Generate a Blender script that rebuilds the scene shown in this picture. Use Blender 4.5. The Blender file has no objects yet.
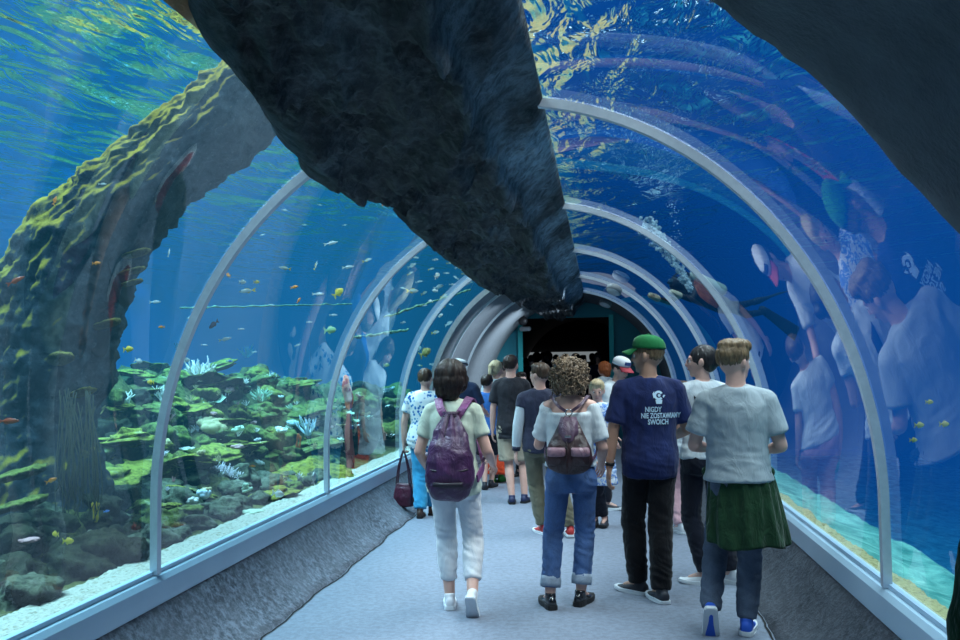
import bpy, bmesh, math, random
import numpy as np
from mathutils import Vector, Matrix, Euler, Quaternion, noise
PI = math.pi
SC = bpy.context.scene
COL = SC.collection
RND = random.Random(7)

# ------------------------------------------------------------------ basics
def tag(o, label=None, cat=None, group=None, kind=None):
    if label: o['label'] = label
    if cat: o['category'] = cat
    if group: o['group'] = group
    if kind: o['kind'] = kind
    return o

def empty(name, loc=(0, 0, 0), rz=0):
    o = bpy.data.objects.new(name, None)
    o.empty_display_size = .1
    o.location = loc
    o.rotation_euler = (0, 0, rz)
    COL.objects.link(o)
    return o

def link(name, me, mat=None, parent=None, loc=None, rot=None, smooth=True):
    o = bpy.data.objects.new(name, me)
    COL.objects.link(o)
    if mat is not None:
        me.materials.clear()
        for m in (mat if isinstance(mat, (list, tuple)) else [mat]):
            me.materials.append(m)
    if parent is not None: o.parent = parent
    if loc is not None: o.location = loc
    if rot is not None: o.rotation_euler = rot
    if smooth and len(me.polygons):
        me.polygons.foreach_set('use_smooth', [True] * len(me.polygons))
    return o

def bm_mesh(bm, name='m'):
    me = bpy.data.meshes.new(name)
    bmesh.ops.recalc_face_normals(bm, faces=bm.faces)
    bm.to_mesh(me)
    bm.free()
    return me

def pymesh(name, verts, faces):
    me = bpy.data.meshes.new(name)
    me.from_pydata([tuple(v) for v in verts], [], faces)
    me.update()
    return me

def V(*a): return Vector(a)
def lerp(a, b, t): return a + (b - a) * t
def smoothstep(a, b, x):
    t = max(0., min(1., (x - a) / (b - a)))
    return t * t * (3 - 2 * t)
def interp(x, pts):
    if x <= pts[0][0]: return pts[0][1]
    for (x0, y0), (x1, y1) in zip(pts, pts[1:]):
        if x <= x1: return y0 + (y1 - y0) * (x - x0) / (x1 - x0)
    return pts[-1][1]

# frames along a polyline
def frames(pts, ref):
    out = []
    n = len(pts)
    for i in range(n):
        t = (pts[min(i + 1, n - 1)] - pts[max(i - 1, 0)])
        if t.length < 1e-9: t = V(0, 0, 1)
        t.normalize()
        x = ref - t * ref.dot(t)
        if x.length < 1e-4:
            x = t.orthogonal()
        x.normalize()
        y = t.cross(x)
        out.append((t, x, y))
    return out

def add_loft(bm, pts, rad, seg=14, ref=None, caps=True, power=2.0, bulge=None):
    """closed loft of elliptical rings; rad: list of r or (a,b) along ref-x / y"""
    pts = [Vector(p) for p in pts]
    ref = Vector(ref) if ref is not None else V(1, 0.013, 0.007)
    fr = frames(pts, ref)
    rings = []
    for p, r, (t, x, y) in zip(pts, rad, fr):
        a, b = (r, r) if not isinstance(r, (tuple, list)) else r
        ring = []
        for k in range(seg):
            th = 2 * PI * k / seg
            c, s = math.cos(th), math.sin(th)
            if power != 2.0:
                c = math.copysign(abs(c) ** (2 / power), c)
                s = math.copysign(abs(s) ** (2 / power), s)
            ring.append(bm.verts.new(p + x * (a * c) + y * (b * s)))
        rings.append(ring)
    for r0, r1 in zip(rings, rings[1:]):
        for k in range(seg):
            bm.faces.new((r0[k], r0[(k + 1) % seg], r1[(k + 1) % seg], r1[k]))
    if caps:
        for ring, p, (t, x, y), sgn, r in ((rings[0], pts[0], fr[0], -1, rad[0]), (rings[-1], pts[-1], fr[-1], 1, rad[-1])):
            a = min(r) if isinstance(r, (tuple, list)) else r
            bl = a * .5 if bulge is None else bulge
            c = bm.verts.new(p + t * (sgn * bl))
            for k in range(seg):
                f = (ring[k], ring[(k + 1) % seg], c)
                bm.faces.new(f if sgn > 0 else f[::-1])
    return rings

def add_capsule(bm, p0, p1, r0, r1, seg=14, ref=None, n=3):
    """rounded tapered limb piece with hemispherical ends"""
    p0, p1 = Vector(p0), Vector(p1)
    d = (p1 - p0)
    L = d.length
    if L < 1e-6: return
    d /= L
    pts, rad = [], []
    for i in range(n):
        a = PI / 2 * (1 - (i + .35) / n)
        pts.append(p0 - d * (r0 * math.sin(a))); rad.append(r0 * math.cos(a))
    pts.append(p0); rad.append(r0)
    pts.append(p0.lerp(p1, .5)); rad.append((r0 + r1) / 2)
    pts.append(p1); rad.append(r1)
    for i in range(n - 1, -1, -1):
        a = PI / 2 * (1 - (i + .35) / n)
        pts.append(p1 + d * (r1 * math.sin(a))); rad.append(r1 * math.cos(a))
    add_loft(bm, pts, rad, seg, ref, bulge=0.0)

def add_ell(bm, c, r, rot=None, seg=20, rings=14):
    m = Matrix.Translation(Vector(c))
    if rot is not None: m = m @ (rot.to_matrix().to_4x4() if not isinstance(rot, Matrix) else rot.to_4x4())
    m = m @ Matrix.Diagonal((r[0], r[1], r[2], 1))
    bmesh.ops.create_uvsphere(bm, u_segments=seg, v_segments=rings, radius=1, matrix=m)

def add_box(bm, lo, hi, mat=None, bevel=0):
    lo, hi = Vector(lo), Vector(hi)
    c = (lo + hi) / 2; s = hi - lo
    m = Matrix.Translation(c) @ Matrix.Diagonal((s.x, s.y, s.z, 1))
    if mat is not None: m = mat @ m
    g = bmesh.ops.create_cube(bm, size=1, matrix=m)
    if bevel:
        es = {e for v in g['verts'] for e in v.link_edges}
        bmesh.ops.bevel(bm, geom=list(es), offset=bevel, segments=2, affect='EDGES', profile=.7)

def catmull(pts, n=6):
    pts = [Vector(p) for p in pts]
    P = [pts[0] * 2 - pts[1]] + pts + [pts[-1] * 2 - pts[-2]]
    out = []
    for i in range(1, len(P) - 2):
        p0, p1, p2, p3 = P[i - 1:i + 3]
        for k in range(n):
            t = k / n
            out.append(.5 * ((2 * p1) + (p2 - p0) * t + (2 * p0 - 5 * p1 + 4 * p2 - p3) * t * t + (3 * p1 - p0 - 3 * p2 + p3) * t ** 3))
    out.append(pts[-1])
    return out

def add_tube(bm, pts, r, seg=8, n=0, r1=None, ref=None):
    if n: pts = catmull(pts, n)
    m = len(pts)
    if callable(r): rad = [r(i / (m - 1)) for i in range(m)]
    else: rad = [lerp(r, r if r1 is None else r1, i / (m - 1)) for i in range(m)]
    add_loft(bm, pts, rad, seg, ref)

def add_ribbon(bm, pts, w, th, widthdir, n=5):
    """flat strap: widthdir = vector or list of vectors"""
    k = len(pts)
    P = catmull(pts, n)
    wd = []
    for i in range(len(P)):
        if isinstance(widthdir, list):
            f = i / n; a = min(int(f), k - 2); wd.append(widthdir[a].lerp(widthdir[a + 1], f - a))
        else: wd.append(Vector(widthdir))
    rings = []
    for i, p in enumerate(P):
        t = (P[min(i + 1, len(P) - 1)] - P[max(i - 1, 0)]).normalized()
        x = (wd[i] - t * wd[i].dot(t)).normalized()
        y = t.cross(x)
        rings.append([bm.verts.new(p + x * (sx * w / 2) + y * (sy * th / 2)) for sx, sy in ((-1, -1), (1, -1), (1, 1), (-1, 1))])
    for a, b in zip(rings, rings[1:]):
        for j in range(4): bm.faces.new((a[j], a[(j + 1) % 4], b[(j + 1) % 4], b[j]))
    bm.faces.new(rings[0][::-1]); bm.faces.new(rings[-1])

def fuse(bm, voxel=.011, smooth=4, fac=.5, name='f'):
    """union of everything in bm as one continuous surface"""
    me = bm_mesh(bm, name + '_src')
    o = bpy.data.objects.new('tmp_fuse', me)
    COL.objects.link(o)
    m = o.modifiers.new('r', 'REMESH'); m.mode = 'VOXEL'; m.voxel_size = voxel; m.use_smooth_shade = True
    if smooth:
        s = o.modifiers.new('s', 'SMOOTH'); s.factor = fac; s.iterations = smooth
    dg = bpy.context.evaluated_depsgraph_get()
    dg.update()
    out = bpy.data.meshes.new_from_object(o.evaluated_get(dg))
    out.name = name
    bpy.data.objects.remove(o)
    bpy.data.meshes.remove(me)
    return out

def get_co(me):
    a = np.empty(len(me.vertices) * 3, dtype=np.float32)
    me.vertices.foreach_get('co', a)
    return a.reshape(-1, 3)
def set_co(me, a):
    me.vertices.foreach_set('co', np.ascontiguousarray(a, dtype=np.float32).ravel())
    me.update()
def get_no(me):
    a = np.empty(len(me.vertices) * 3, dtype=np.float32)
    me.vertices.foreach_get('normal', a)
    return a.reshape(-1, 3)

def displace(me, fn):
    """move each vertex along its normal by fn(co)"""
    co, no = get_co(me), get_no(me)
    d = np.array([fn(Vector(c)) for c in co], dtype=np.float32)
    set_co(me, co + no * d[:, None])
    return me

def fbm(p, o=4, h=1.0, l=2.0):
    return noise.fractal(p, h, l, o, noise_basis='PERLIN_ORIGINAL')

# ------------------------------------------------------------------ materials
class G:
    def __init__(self, name):
        self.m = bpy.data.materials.new(name)
        self.m.use_nodes = True
        self.t = self.m.node_tree
        self.t.nodes.clear()
        self.out = self.t.nodes.new('ShaderNodeOutputMaterial')
    def n(self, typ, **kw):
        nd = self.t.nodes.new('ShaderNode' + typ)
        for k, v in kw.items():
            if k.startswith('_'): setattr(nd, k[1:], v)
        for k, v in kw.items():
            if k.startswith('_'): continue
            self.set(nd, k, v)
        return nd
    def set(self, nd, k, v):
        key = k.replace('__', ' ')
        s = nd.inputs[int(key[1:])] if key[0] == 'i' and key[1:].isdigit() else nd.inputs[key]
        if isinstance(v, bpy.types.NodeSocket): self.t.links.new(v, s)
        elif isinstance(v, bpy.types.Node): self.t.links.new(v.outputs[0], s)
        else:
            if isinstance(v, (tuple, list)) and len(v) == 3 and s.type == 'RGBA': v = (*v, 1)
            s.default_value = v
    def ramp(self, fac, stops, interp='LINEAR'):
        r = self.n('ValToRGB'); self.set(r, 'Fac', fac)
        cr = r.color_ramp; cr.interpolation = interp
        while len(cr.elements) < len(stops): cr.elements.new(.5)
        for e, (p, c) in zip(cr.elements, stops):
            e.position = p
            e.color = (*c, 1) if isinstance(c, (tuple, list)) else (c, c, c, 1)
        return r.outputs[0]
    def coord(self, kind='Object', scale=None, rot=None):
        c = self.n('TexCoord').outputs[kind]
        if scale is not None or rot is not None:
            mp = self.n('Mapping', Vector=c)
            if scale is not None: mp.inputs['Scale'].default_value = scale
            if rot is not None: mp.inputs['Rotation'].default_value = rot
            c = mp.outputs[0]
        return c
    def noise(self, scale, detail=4, rough=.55, co=None, dist=0):
        nd = self.n('TexNoise', Scale=scale, Detail=detail, Roughness=rough, Distortion=dist)
        self.set(nd, 'Vector', co if co is not None else self.coord('Object'))
        return nd.outputs['Fac']
    def math(self, op, a, b=0.5, c=None):
        nd = self.n('Math', _operation=op, i0=a, i1=b)
        if c is not None: self.set(nd, 'i2', c)
        return nd.outputs[0]
    def mix(self, fac, a, b, blend='MIX'):
        nd = self.n('MixRGB', _blend_type=blend, Fac=fac, Color1=a, Color2=b)
        return nd.outputs[0]
    def bump(self, h, strength=.3, dist=.02, normal=None):
        nd = self.n('Bump', Strength=strength, Distance=dist, Height=h)
        if normal is not None: self.set(nd, 'Normal', normal)
        return nd.outputs[0]
    def bsdf(self, col, rough=.6, normal=None, metal=0, spec=.5, **kw):
        b = self.n('BsdfPrincipled')
        self.set(b, 'Base Color', col); self.set(b, 'Roughness', rough); self.set(b, 'Metallic', metal)
        self.set(b, 'Specular IOR Level', spec)
        if normal is not None: self.set(b, 'Normal', normal)
        for k, v in kw.items(): self.set(b, k.replace('_', ' '), v)
        self.t.links.new(b.outputs[0], self.out.inputs['Surface'])
        return self.m

def srgb(r, g, b):
    f = lambda c: (c / 255 / 12.92) if c / 255 <= .04045 else ((c / 255 + .055) / 1.055) ** 2.4
    return (f(r), f(g), f(b))

_mc = {}
def m_plain(name, col, rough=.6, metal=0, spec=.4):
    if name in _mc: return _mc[name]
    g = G(name); _mc[name] = g.bsdf(col, rough, metal=metal, spec=spec)
    return _mc[name]

def m_cloth(name, col, col2=None, scale=90, fold=14, fs=.5, rough=.85):
    if name in _mc: return _mc[name]
    g = G(name)
    co = g.coord('Object')
    n1 = g.noise(fold, 3, .55, g.coord('Object', (1, 1, .45)), .6)
    n2 = g.noise(scale, 2, .6, co)
    c2 = col2 or tuple(c * .72 for c in col)
    c = g.mix(g.ramp(n1, [(.3, 0), (.7, 1)]), c2, col)
    nb = g.bump(n1, fs, .03)
    nb = g.bump(n2, .12, .003, nb)
    _mc[name] = g.bsdf(c, rough, nb, spec=.2, Sheen_Weight=.12)
    return _mc[name]

def m_denim(name, col):
    if name in _mc: return _mc[name]
    g = G(name)
    n1 = g.noise(9, 4, .6, g.coord('Object', (1, 1, .6)), .8)
    n2 = g.noise(160, 2, .6, g.coord('Object'))
    c = g.mix(g.ramp(n1, [(.3, 0), (.72, 1)]), tuple(x * .6 for x in col), tuple(min(1, x * 1.35) for x in col))
    c = g.mix(g.math('MULTIPLY', n2, .25), c, (.3, .38, .5))
    nb = g.bump(n1, .45, .03)
    _mc[name] = g.bsdf(c, .85, g.bump(n2, .15, .003, nb), spec=.2)
    return _mc[name]

def m_skin(name='skin', col=(.56, .33, .24)):
    if name in _mc: return _mc[name]
    g = G(name)
    n = g.noise(18, 3)
    c = g.mix(n, tuple(x * .85 for x in col), tuple(min(1, x * 1.1) for x in col))
    _mc[name] = g.bsdf(c, .5, g.bump(g.noise(120, 2), .08, .003), spec=.4, Subsurface_Weight=.0)
    return _mc[name]

def m_hair(name, col, hi=None):
    if name in _mc: return _mc[name]
    g = G(name)
    n = g.noise(40, 4, .6, g.coord('Object', (1.6, 1.6, .35)), .4)
    hi = hi or tuple(min(1, x * 2.2 + .02) for x in col)
    c = g.mix(g.ramp(n, [(.35, 0), (.75, 1)]), col, hi)
    _mc[name] = g.bsdf(c, .45, g.bump(n, .6, .01), spec=.35)
    return _mc[name]

# ------------------------------------------------------------------ camera
F_PX = 926.13
CAM = V(.5238, 0, 1.62)
_yaw, _pit, _roll = .1274, .0506, -.0122
_f = V(-math.sin(_yaw) * math.cos(_pit), math.cos(_yaw) * math.cos(_pit), math.sin(_pit))
_r = V(math.cos(_yaw), math.sin(_yaw), 0)
_u = _r.cross(_f)
_r, _u = _r * math.cos(_roll) + _u * math.sin(_roll), _u * math.cos(_roll) - _r * math.sin(_roll)
cd = bpy.data.cameras.new('camera')
cam = bpy.data.objects.new('camera', cd)
COL.objects.link(cam)
cam.matrix_world = Matrix(((_r.x, _u.x, -_f.x, CAM.x), (_r.y, _u.y, -_f.y, CAM.y), (_r.z, _u.z, -_f.z, CAM.z), (0, 0, 0, 1)))
cd.sensor_width = 36
cd.lens = F_PX / 960 * 36
cd.clip_start = .05
cd.clip_end = 300
SC.camera = cam

def ray(px, py): return _f * F_PX + _r * (px - 480) - _u * (py - 320)
def at_y(px, py, y): v = ray(px, py); return CAM + v * (y / v.y)
def at_z(px, py, z=0): v = ray(px, py); return CAM + v * ((z - CAM.z) / v.z)
def at_x(px, py, x): v = ray(px, py); return CAM + v * ((x - CAM.x) / v.x)
# ================================================================== the tunnel
R, ZC, FL, ZS = 1.9406, .9059, .9003, .50
VZ = 1 / FL                                             # vertical stretch of the vault
ARCH_Y = [4.894, 8.1324, 11.2917]
Y0, Y_CONC_L, Y_GLASS_R, Y_END = -1.2, 13.25, 17.65, 20.5

def arch_pt(th, k=1.0):
    """th from -pi/2 (left spring) to pi/2 (right spring); beyond: down the stilts"""
    if th < -PI / 2: return V(-R * k, 0, ZC - (-PI / 2 - th) * R)
    if th > PI / 2: return V(R * k, 0, ZC - (th - PI / 2) * R)
    return V(R * k * math.sin(th), 0, ZC + R * k * math.cos(th) * VZ)
TH_FOOT = PI / 2 + (ZC - ZS) / R

def arch_strip(name, th0, th1, y0, y1, k=1.0, nseg=64, mat=None, flip=False):
    vs, fs = [], []
    for i in range(nseg + 1):
        p = arch_pt(lerp(th0, th1, i / nseg), k)
        vs += [(p.x, y0, p.z), (p.x, y1, p.z)]
    for i in range(nseg):
        a = 2 * i
        f = (a, a + 1, a + 3, a + 2)
        fs.append(f if not flip else f[::-1])
    return link(name, pymesh(name, vs, fs), mat)

def arch_solid(name, th0, th1, y0, y1, k0, k1, nseg=64, mat=None):
    """a curved beam: section k0..k1 thick, y0..y1 wide"""
    bm = bmesh.new()
    rings = []
    for i in range(nseg + 1):
        th = lerp(th0, th1, i / nseg)
        a, b = arch_pt(th, k0), arch_pt(th, k1)
        rings.append([bm.verts.new((a.x, y0, a.z)), bm.verts.new((a.x, y1, a.z)), bm.verts.new((b.x, y1, b.z)), bm.verts.new((b.x, y0, b.z))])
    for r0, r1 in zip(rings, rings[1:]):
        for j in range(4): bm.faces.new((r0[j], r0[(j + 1) % 4], r1[(j + 1) % 4], r1[j]))
    bm.faces.new(rings[0]); bm.faces.new(rings[-1][::-1])
    return link(name, bm_mesh(bm), mat, smooth=False)

# materials of the shell
def m_glass():
    g = G('acrylic_pane')
    tr = g.n('BsdfTransparent', Color=(.97, .985, .99))
    gl = g.n('BsdfGlossy', Color=(1, 1, 1), Roughness=0.0)
    fr = g.n('Fresnel', IOR=1.50)
    mx = g.n('MixShader', i0=fr, i1=tr, i2=gl)
    g.t.links.new(mx.outputs[0], g.out.inputs['Surface'])
    return g.m
M_GLASS = m_glass()

def m_steel():
    g = G('brushed_steel_rib')
    n = g.noise(30, 3, .5, g.coord('Object', (1, 6, 1)))
    return g.bsdf(g.mix(n, (.50, .57, .64), (.70, .77, .84)), .38, metal=.35, spec=.5)
M_STEEL = m_steel()

def m_rail():
    g = G('painted_rail')
    n = g.noise(3, 3, .5)
    return g.bsdf(g.mix(n, (.50, .68, .82), (.60, .78, .90)), .35, spec=.5)
M_RAIL = m_rail()

def m_floor():
    g = G('screed_floor')
    n1 = g.noise(1.3, 5, .6)
    n2 = g.noise(22, 5, .75)
    n3 = g.noise(140, 2, .6)
    c = g.mix(n1, (.145, .175, .235), (.215, .25, .315))
    c = g.mix(g.ramp(n2, [(.40, 1), (.58, 0)]), c, g.mix(.40, c, (.06, .07, .09)))
    c = g.mix(g.ramp(n3, [(.30, .45), (.48, 0)]), c, (.12, .12, .13))
    return g.bsdf(c, .62, g.bump(n2, .3, .006), spec=.4)
M_FLOOR = m_floor()

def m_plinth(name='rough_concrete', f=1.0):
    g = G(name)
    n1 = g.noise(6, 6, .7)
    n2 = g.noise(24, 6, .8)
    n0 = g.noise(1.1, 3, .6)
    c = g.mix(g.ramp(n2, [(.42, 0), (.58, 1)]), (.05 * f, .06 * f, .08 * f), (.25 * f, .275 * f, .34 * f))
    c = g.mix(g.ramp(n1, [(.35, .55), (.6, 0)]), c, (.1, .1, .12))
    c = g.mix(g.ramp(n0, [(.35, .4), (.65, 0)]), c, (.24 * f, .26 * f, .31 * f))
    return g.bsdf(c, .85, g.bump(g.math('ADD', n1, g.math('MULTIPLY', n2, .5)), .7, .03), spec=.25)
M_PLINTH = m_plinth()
M_PLINTH_R = m_plinth('shade_dark_concrete', .38)  # same concrete, with the right side's shade put into the colour

def m_darkrock():
    g = G('dark_artificial_rock')
    n1 = g.noise(2.2, 6, .65, None, .4)
    n2 = g.noise(14, 6, .7)
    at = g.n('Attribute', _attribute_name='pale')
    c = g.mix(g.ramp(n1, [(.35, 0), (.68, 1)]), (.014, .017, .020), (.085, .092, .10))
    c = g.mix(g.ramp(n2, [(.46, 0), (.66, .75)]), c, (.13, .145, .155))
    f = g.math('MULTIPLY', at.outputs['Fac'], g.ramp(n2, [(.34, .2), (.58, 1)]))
    c = g.mix(f, c, (.42, .54, .64))  # bluish light on the beam's right face, put into the colour
    return g.bsdf(c, .78, g.bump(g.math('ADD', n1, g.math('MULTIPLY', n2, .7)), 1.0, .09), spec=.3)
M_ROCK = m_darkrock()

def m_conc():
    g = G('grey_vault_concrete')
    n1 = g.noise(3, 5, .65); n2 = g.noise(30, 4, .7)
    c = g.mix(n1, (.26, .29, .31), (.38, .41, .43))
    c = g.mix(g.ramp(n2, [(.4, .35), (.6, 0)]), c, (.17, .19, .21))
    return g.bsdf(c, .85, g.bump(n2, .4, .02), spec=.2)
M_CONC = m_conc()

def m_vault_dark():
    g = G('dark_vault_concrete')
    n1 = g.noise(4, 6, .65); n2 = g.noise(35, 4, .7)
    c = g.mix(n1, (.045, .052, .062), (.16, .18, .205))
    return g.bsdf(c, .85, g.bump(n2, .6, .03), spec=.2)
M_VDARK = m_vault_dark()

# floor
bm = bmesh.new()
ny = 60
WL = 1.53
xs = [-WL - .05, -.9, 0, .9, WL + .05]
rows = []
for i in range(ny + 1):
    y = lerp(-3.0, 29.0, i / ny)
    rows.append([bm.verts.new((x, y, 0)) for x in xs])
for a, b in zip(rows, rows[1:]):
    for j in range(len(xs) - 1): bm.faces.new((a[j], a[j + 1], b[j + 1], b[j]))
tag(link('floor', bm_mesh(bm), M_FLOOR), 'grey screed floor of the tunnel walkway', 'floor', kind='structure')

# sloping concrete plinths with a jagged dark joint at the foot
def plinth(name, s, label):
    bm = bmesh.new()
    prof = [(1.515, -.06), (1.53, .012), (1.60, .05), (1.70, .14), (1.79, .25), (1.865, .345), (1.90, .36)]
    N = 340
    rows = []
    for i in range(N + 1):
        y = lerp(-3.0, 21.0, i / N)
        row = []
        for k, (x, z) in enumerate(prof):
            j = noise.noise(V(y * 2.2, k * .7, s * 3)) * .03 + noise.noise(V(y * 9, k * 2, s * 5)) * .012
            if k == len(prof) - 1: j = 0
            row.append(bm.verts.new((s * (x + (j if k < 3 else j * .8)), y, z + (0 if k == 0 else j * .35))))
        rows.append(row)
    for a, b in zip(rows, rows[1:]):
        for k in range(len(prof) - 1): bm.faces.new((a[k], a[k + 1], b[k + 1], b[k]))
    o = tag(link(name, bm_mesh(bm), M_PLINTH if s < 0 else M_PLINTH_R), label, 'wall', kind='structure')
    # dark joint: a ragged narrow gap between screed and plinth
    bm = bmesh.new()
    rows = []
    for i in range(N + 1):
        y = lerp(-3.0, 21.0, i / N)
        j = noise.noise(V(y * 2.2, 0.7, s * 3)) * .03 + noise.noise(V(y * 9, 2, s * 5)) * .012
        w = .006 + .006 * abs(noise.noise(V(y * 3, 4, s)))
        rows.append([bm.verts.new((s * (1.512 + j + dx), y, .004)) for dx in (-w, w)])
    for a, b in zip(rows, rows[1:]): bm.faces.new((a[0], a[1], b[1], b[0]))
    link('joint', bm_mesh(bm), m_plain('joint_dark', (.008, .008, .01), .9), o)
plinth('baseboard_left', -1, 'rough grey concrete plinth sloping up to the left rail')
plinth('baseboard_right', 1, 'rough grey concrete plinth, darkened as shade, sloping up to the right rail')

# rails the panes stand on
def rail(name, s, label):
    prof = [(1.875, .345), (1.872, .352), (1.885, .465), (1.905, .492), (1.925, .497), (1.925, .52), (1.96, .52), (1.96, .30), (1.90, .30)]
    bm = bmesh.new()
    a = [bm.verts.new((s * x, -3.0, z)) for x, z in prof]
    b = [bm.verts.new((s * x, 20.5, z)) for x, z in prof]
    n = len(prof)
    for k in range(n): bm.faces.new((a[k], a[(k + 1) % n], b[(k + 1) % n], b[k]))
    bm.faces.new(a); bm.faces.new(b[::-1])
    tag(link(name, bm_mesh(bm), M_RAIL, smooth=False), label, 'rail', kind='structure')
rail('trim_1', -1, 'pale blue sill rail under the left panes')
rail('trim_2', 1, 'pale blue sill rail under the right panes')

# panes: one curved sheet between each two ribs
bounds = [-1.2] + ARCH_Y + [14.6, 17.65]
k = 1
for a, b in zip(bounds, bounds[1:]):
    b2 = min(b, 17.65)
    lb = b if b <= 11.3 else Y_CONC_L
    if a < Y_CONC_L:
        tag(arch_strip('window_%d' % k, -TH_FOOT, 0.0, a + .001, min(lb, Y_CONC_L) - .001, 1.004, 72, M_GLASS, flip=False), 'curved acrylic pane on the left side of the tunnel', 'window', kind='structure'); k += 1
    tag(arch_strip('window_%d' % k, 0.0, TH_FOOT, a + .001, b2 - .001, 1.004, 72, M_GLASS, flip=False), 'curved acrylic pane on the right side of the tunnel', 'window', kind='structure'); k += 1

# ribs
k = 3
for y in ARCH_Y + [14.6, 17.65]:
    th0 = -TH_FOOT if y < 12 else math.radians(2)
    w = .024 if y < 10 else .019
    tag(arch_solid('trim_%d' % k, th0, TH_FOOT, y - w, y + w, .980, 1.002, 90, M_STEEL), 'grey metal rib arching over the tunnel', 'rib', kind='structure'); k += 1

# left concrete vault near the exit, its light strips, portal
tag(arch_strip('wall_left', -TH_FOOT - .25, 0.02, Y_CONC_L, Y_END, .985, 60, M_CONC), 'pale grey concrete vault beyond the left panes', 'wall', kind='structure')
tag(arch_solid('trim_20', -TH_FOOT, 0, Y_CONC_L - .02, Y_CONC_L + .05, .985, 1.02, 60, M_CONC), 'edge of the concrete vault', 'trim', kind='structure')
for y in (14.0, 16.1):
    tag(arch_solid('trim_%d' % k, -TH_FOOT, -.1, y - .035, y + .035, .968, .988, 60, m_plain('white_strip', (.75, .85, .88), .4)), 'white strip arching over the concrete vault', 'trim', kind='structure'); k += 1
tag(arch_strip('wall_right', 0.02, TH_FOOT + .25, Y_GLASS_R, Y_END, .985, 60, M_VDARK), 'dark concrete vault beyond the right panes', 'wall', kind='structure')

# end wall with the doorway
DX0, DX1, DZ = at_y(521, 340, Y_END).x, at_y(611, 340, Y_END).x, at_y(560, 318, Y_END).z
def end_wall():
    bm = bmesh.new()
    # fan of quads between the vault curve and the door opening outline
    N = 64
    outer, inner = [], []
    for i in range(N + 1):
        th = lerp(-TH_FOOT - .25, TH_FOOT + .25, i / N)
        p = arch_pt(th, 1.0)
        z = max(p.z, 0)
        outer.append((p.x, z))
        # clamp to opening box
        dx = p.x - (DX0 + DX1) / 2; dz = z - .8
        hx, hz = (DX1 - DX0) / 2, DZ - .8
        if dz < -.75:
            q = ((DX0 if dx < 0 else DX1), z)
        else:
            t = min(hx / max(abs(dx), 1e-6), (hz / dz) if dz > 1e-6 else 1e9, 1.0)
            q = ((DX0 + DX1) / 2 + dx * t, .8 + dz * t)
        inner.append(q)
    o = [bm.verts.new((x, Y_END, z)) for x, z in outer]
    n = [bm.verts.new((x, Y_END, z)) for x, z in inner]
    for i in range(N):
        try: bm.faces.new((o[i], o[i + 1], n[i + 1], n[i]))
        except ValueError: pass
    return link('wall_end', bm_mesh(bm), m_plain('teal_panel', srgb(48, 135, 150), .5), smooth=False)
tag(end_wall(), 'teal end wall around the exit doorway', 'wall', kind='structure')
bm = bmesh.new()
add_box(bm, (DX0 - .06, Y_END - .06, 0), (DX0 + .04, Y_END + .04, DZ + .05))
add_box(bm, (DX1 - .04, Y_END - .06, 0), (DX1 + .06, Y_END + .04, DZ + .05))
tag(link('door_1', bm_mesh(bm), m_plain('teal_frame', srgb(60, 190, 190), .45), smooth=False), 'teal frame of the exit doorway', 'door frame', kind='structure')

# dark room beyond the doorway
M_BLACK = m_plain('room_black', (.006, .006, .008), .9)
M_RED = m_plain('room_dark_red', (.022, .008, .009), .9)
def room_plane(name, vs, mat, label):
    return tag(link(name, pymesh(name, vs, [(0, 1, 2, 3)]), mat, smooth=False), label, 'wall', kind='structure')
tag(arch_strip('ceiling_exit', -1.0, 1.0, Y_END + .03, 29, .985, 32, M_RED), 'dark red vault of the room beyond the doorway', 'ceiling', kind='structure')
tag(arch_strip('wall_exit_left', -TH_FOOT - .3, -1.0, Y_END + .03, 29, .985, 12, M_BLACK), 'black side wall of the room beyond the doorway', 'wall', kind='structure')
tag(arch_strip('wall_exit_right', 1.0, TH_FOOT + .3, Y_END + .03, 29, .985, 12, M_BLACK), 'black right side wall of the room beyond the doorway', 'wall', kind='structure')
bm = bmesh.new(); add_box(bm, (-1.85, Y_END + .3, 0), (1.85, 29, .16))
tag(link('floor_exit', bm_mesh(bm), m_plain('dark_step', (.02, .02, .025), .8), smooth=False), 'dark raised floor beyond the doorway', 'floor', kind='structure')
room_plane('wall_exit_back', [(-1.9, 28.98, 0), (1.9, 28.98, 0), (1.9, 28.98, 3.2), (-1.9, 28.98, 3.2)], M_BLACK, 'black back wall of the room beyond the doorway')
# pale band on the room's back wall
g = G('pale_lit_band')
em = g.n('Emission', Color=(.75, .85, .9), Strength=.22)
g.t.links.new(em.outputs[0], g.out.inputs['Surface'])
z0, z1 = at_y(560, 362, 28.9).z, at_y(560, 352, 28.9).z
bm = bmesh.new(); add_box(bm, (at_y(519, 350, 28.9).x, 28.86, z0), (at_y(597, 350, 28.9).x, 28.96, z1))
tag(link('light_panel', bm_mesh(bm), g.m, smooth=False), 'long pale lit panel on the back wall beyond the doorway', 'light panel')

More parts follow.
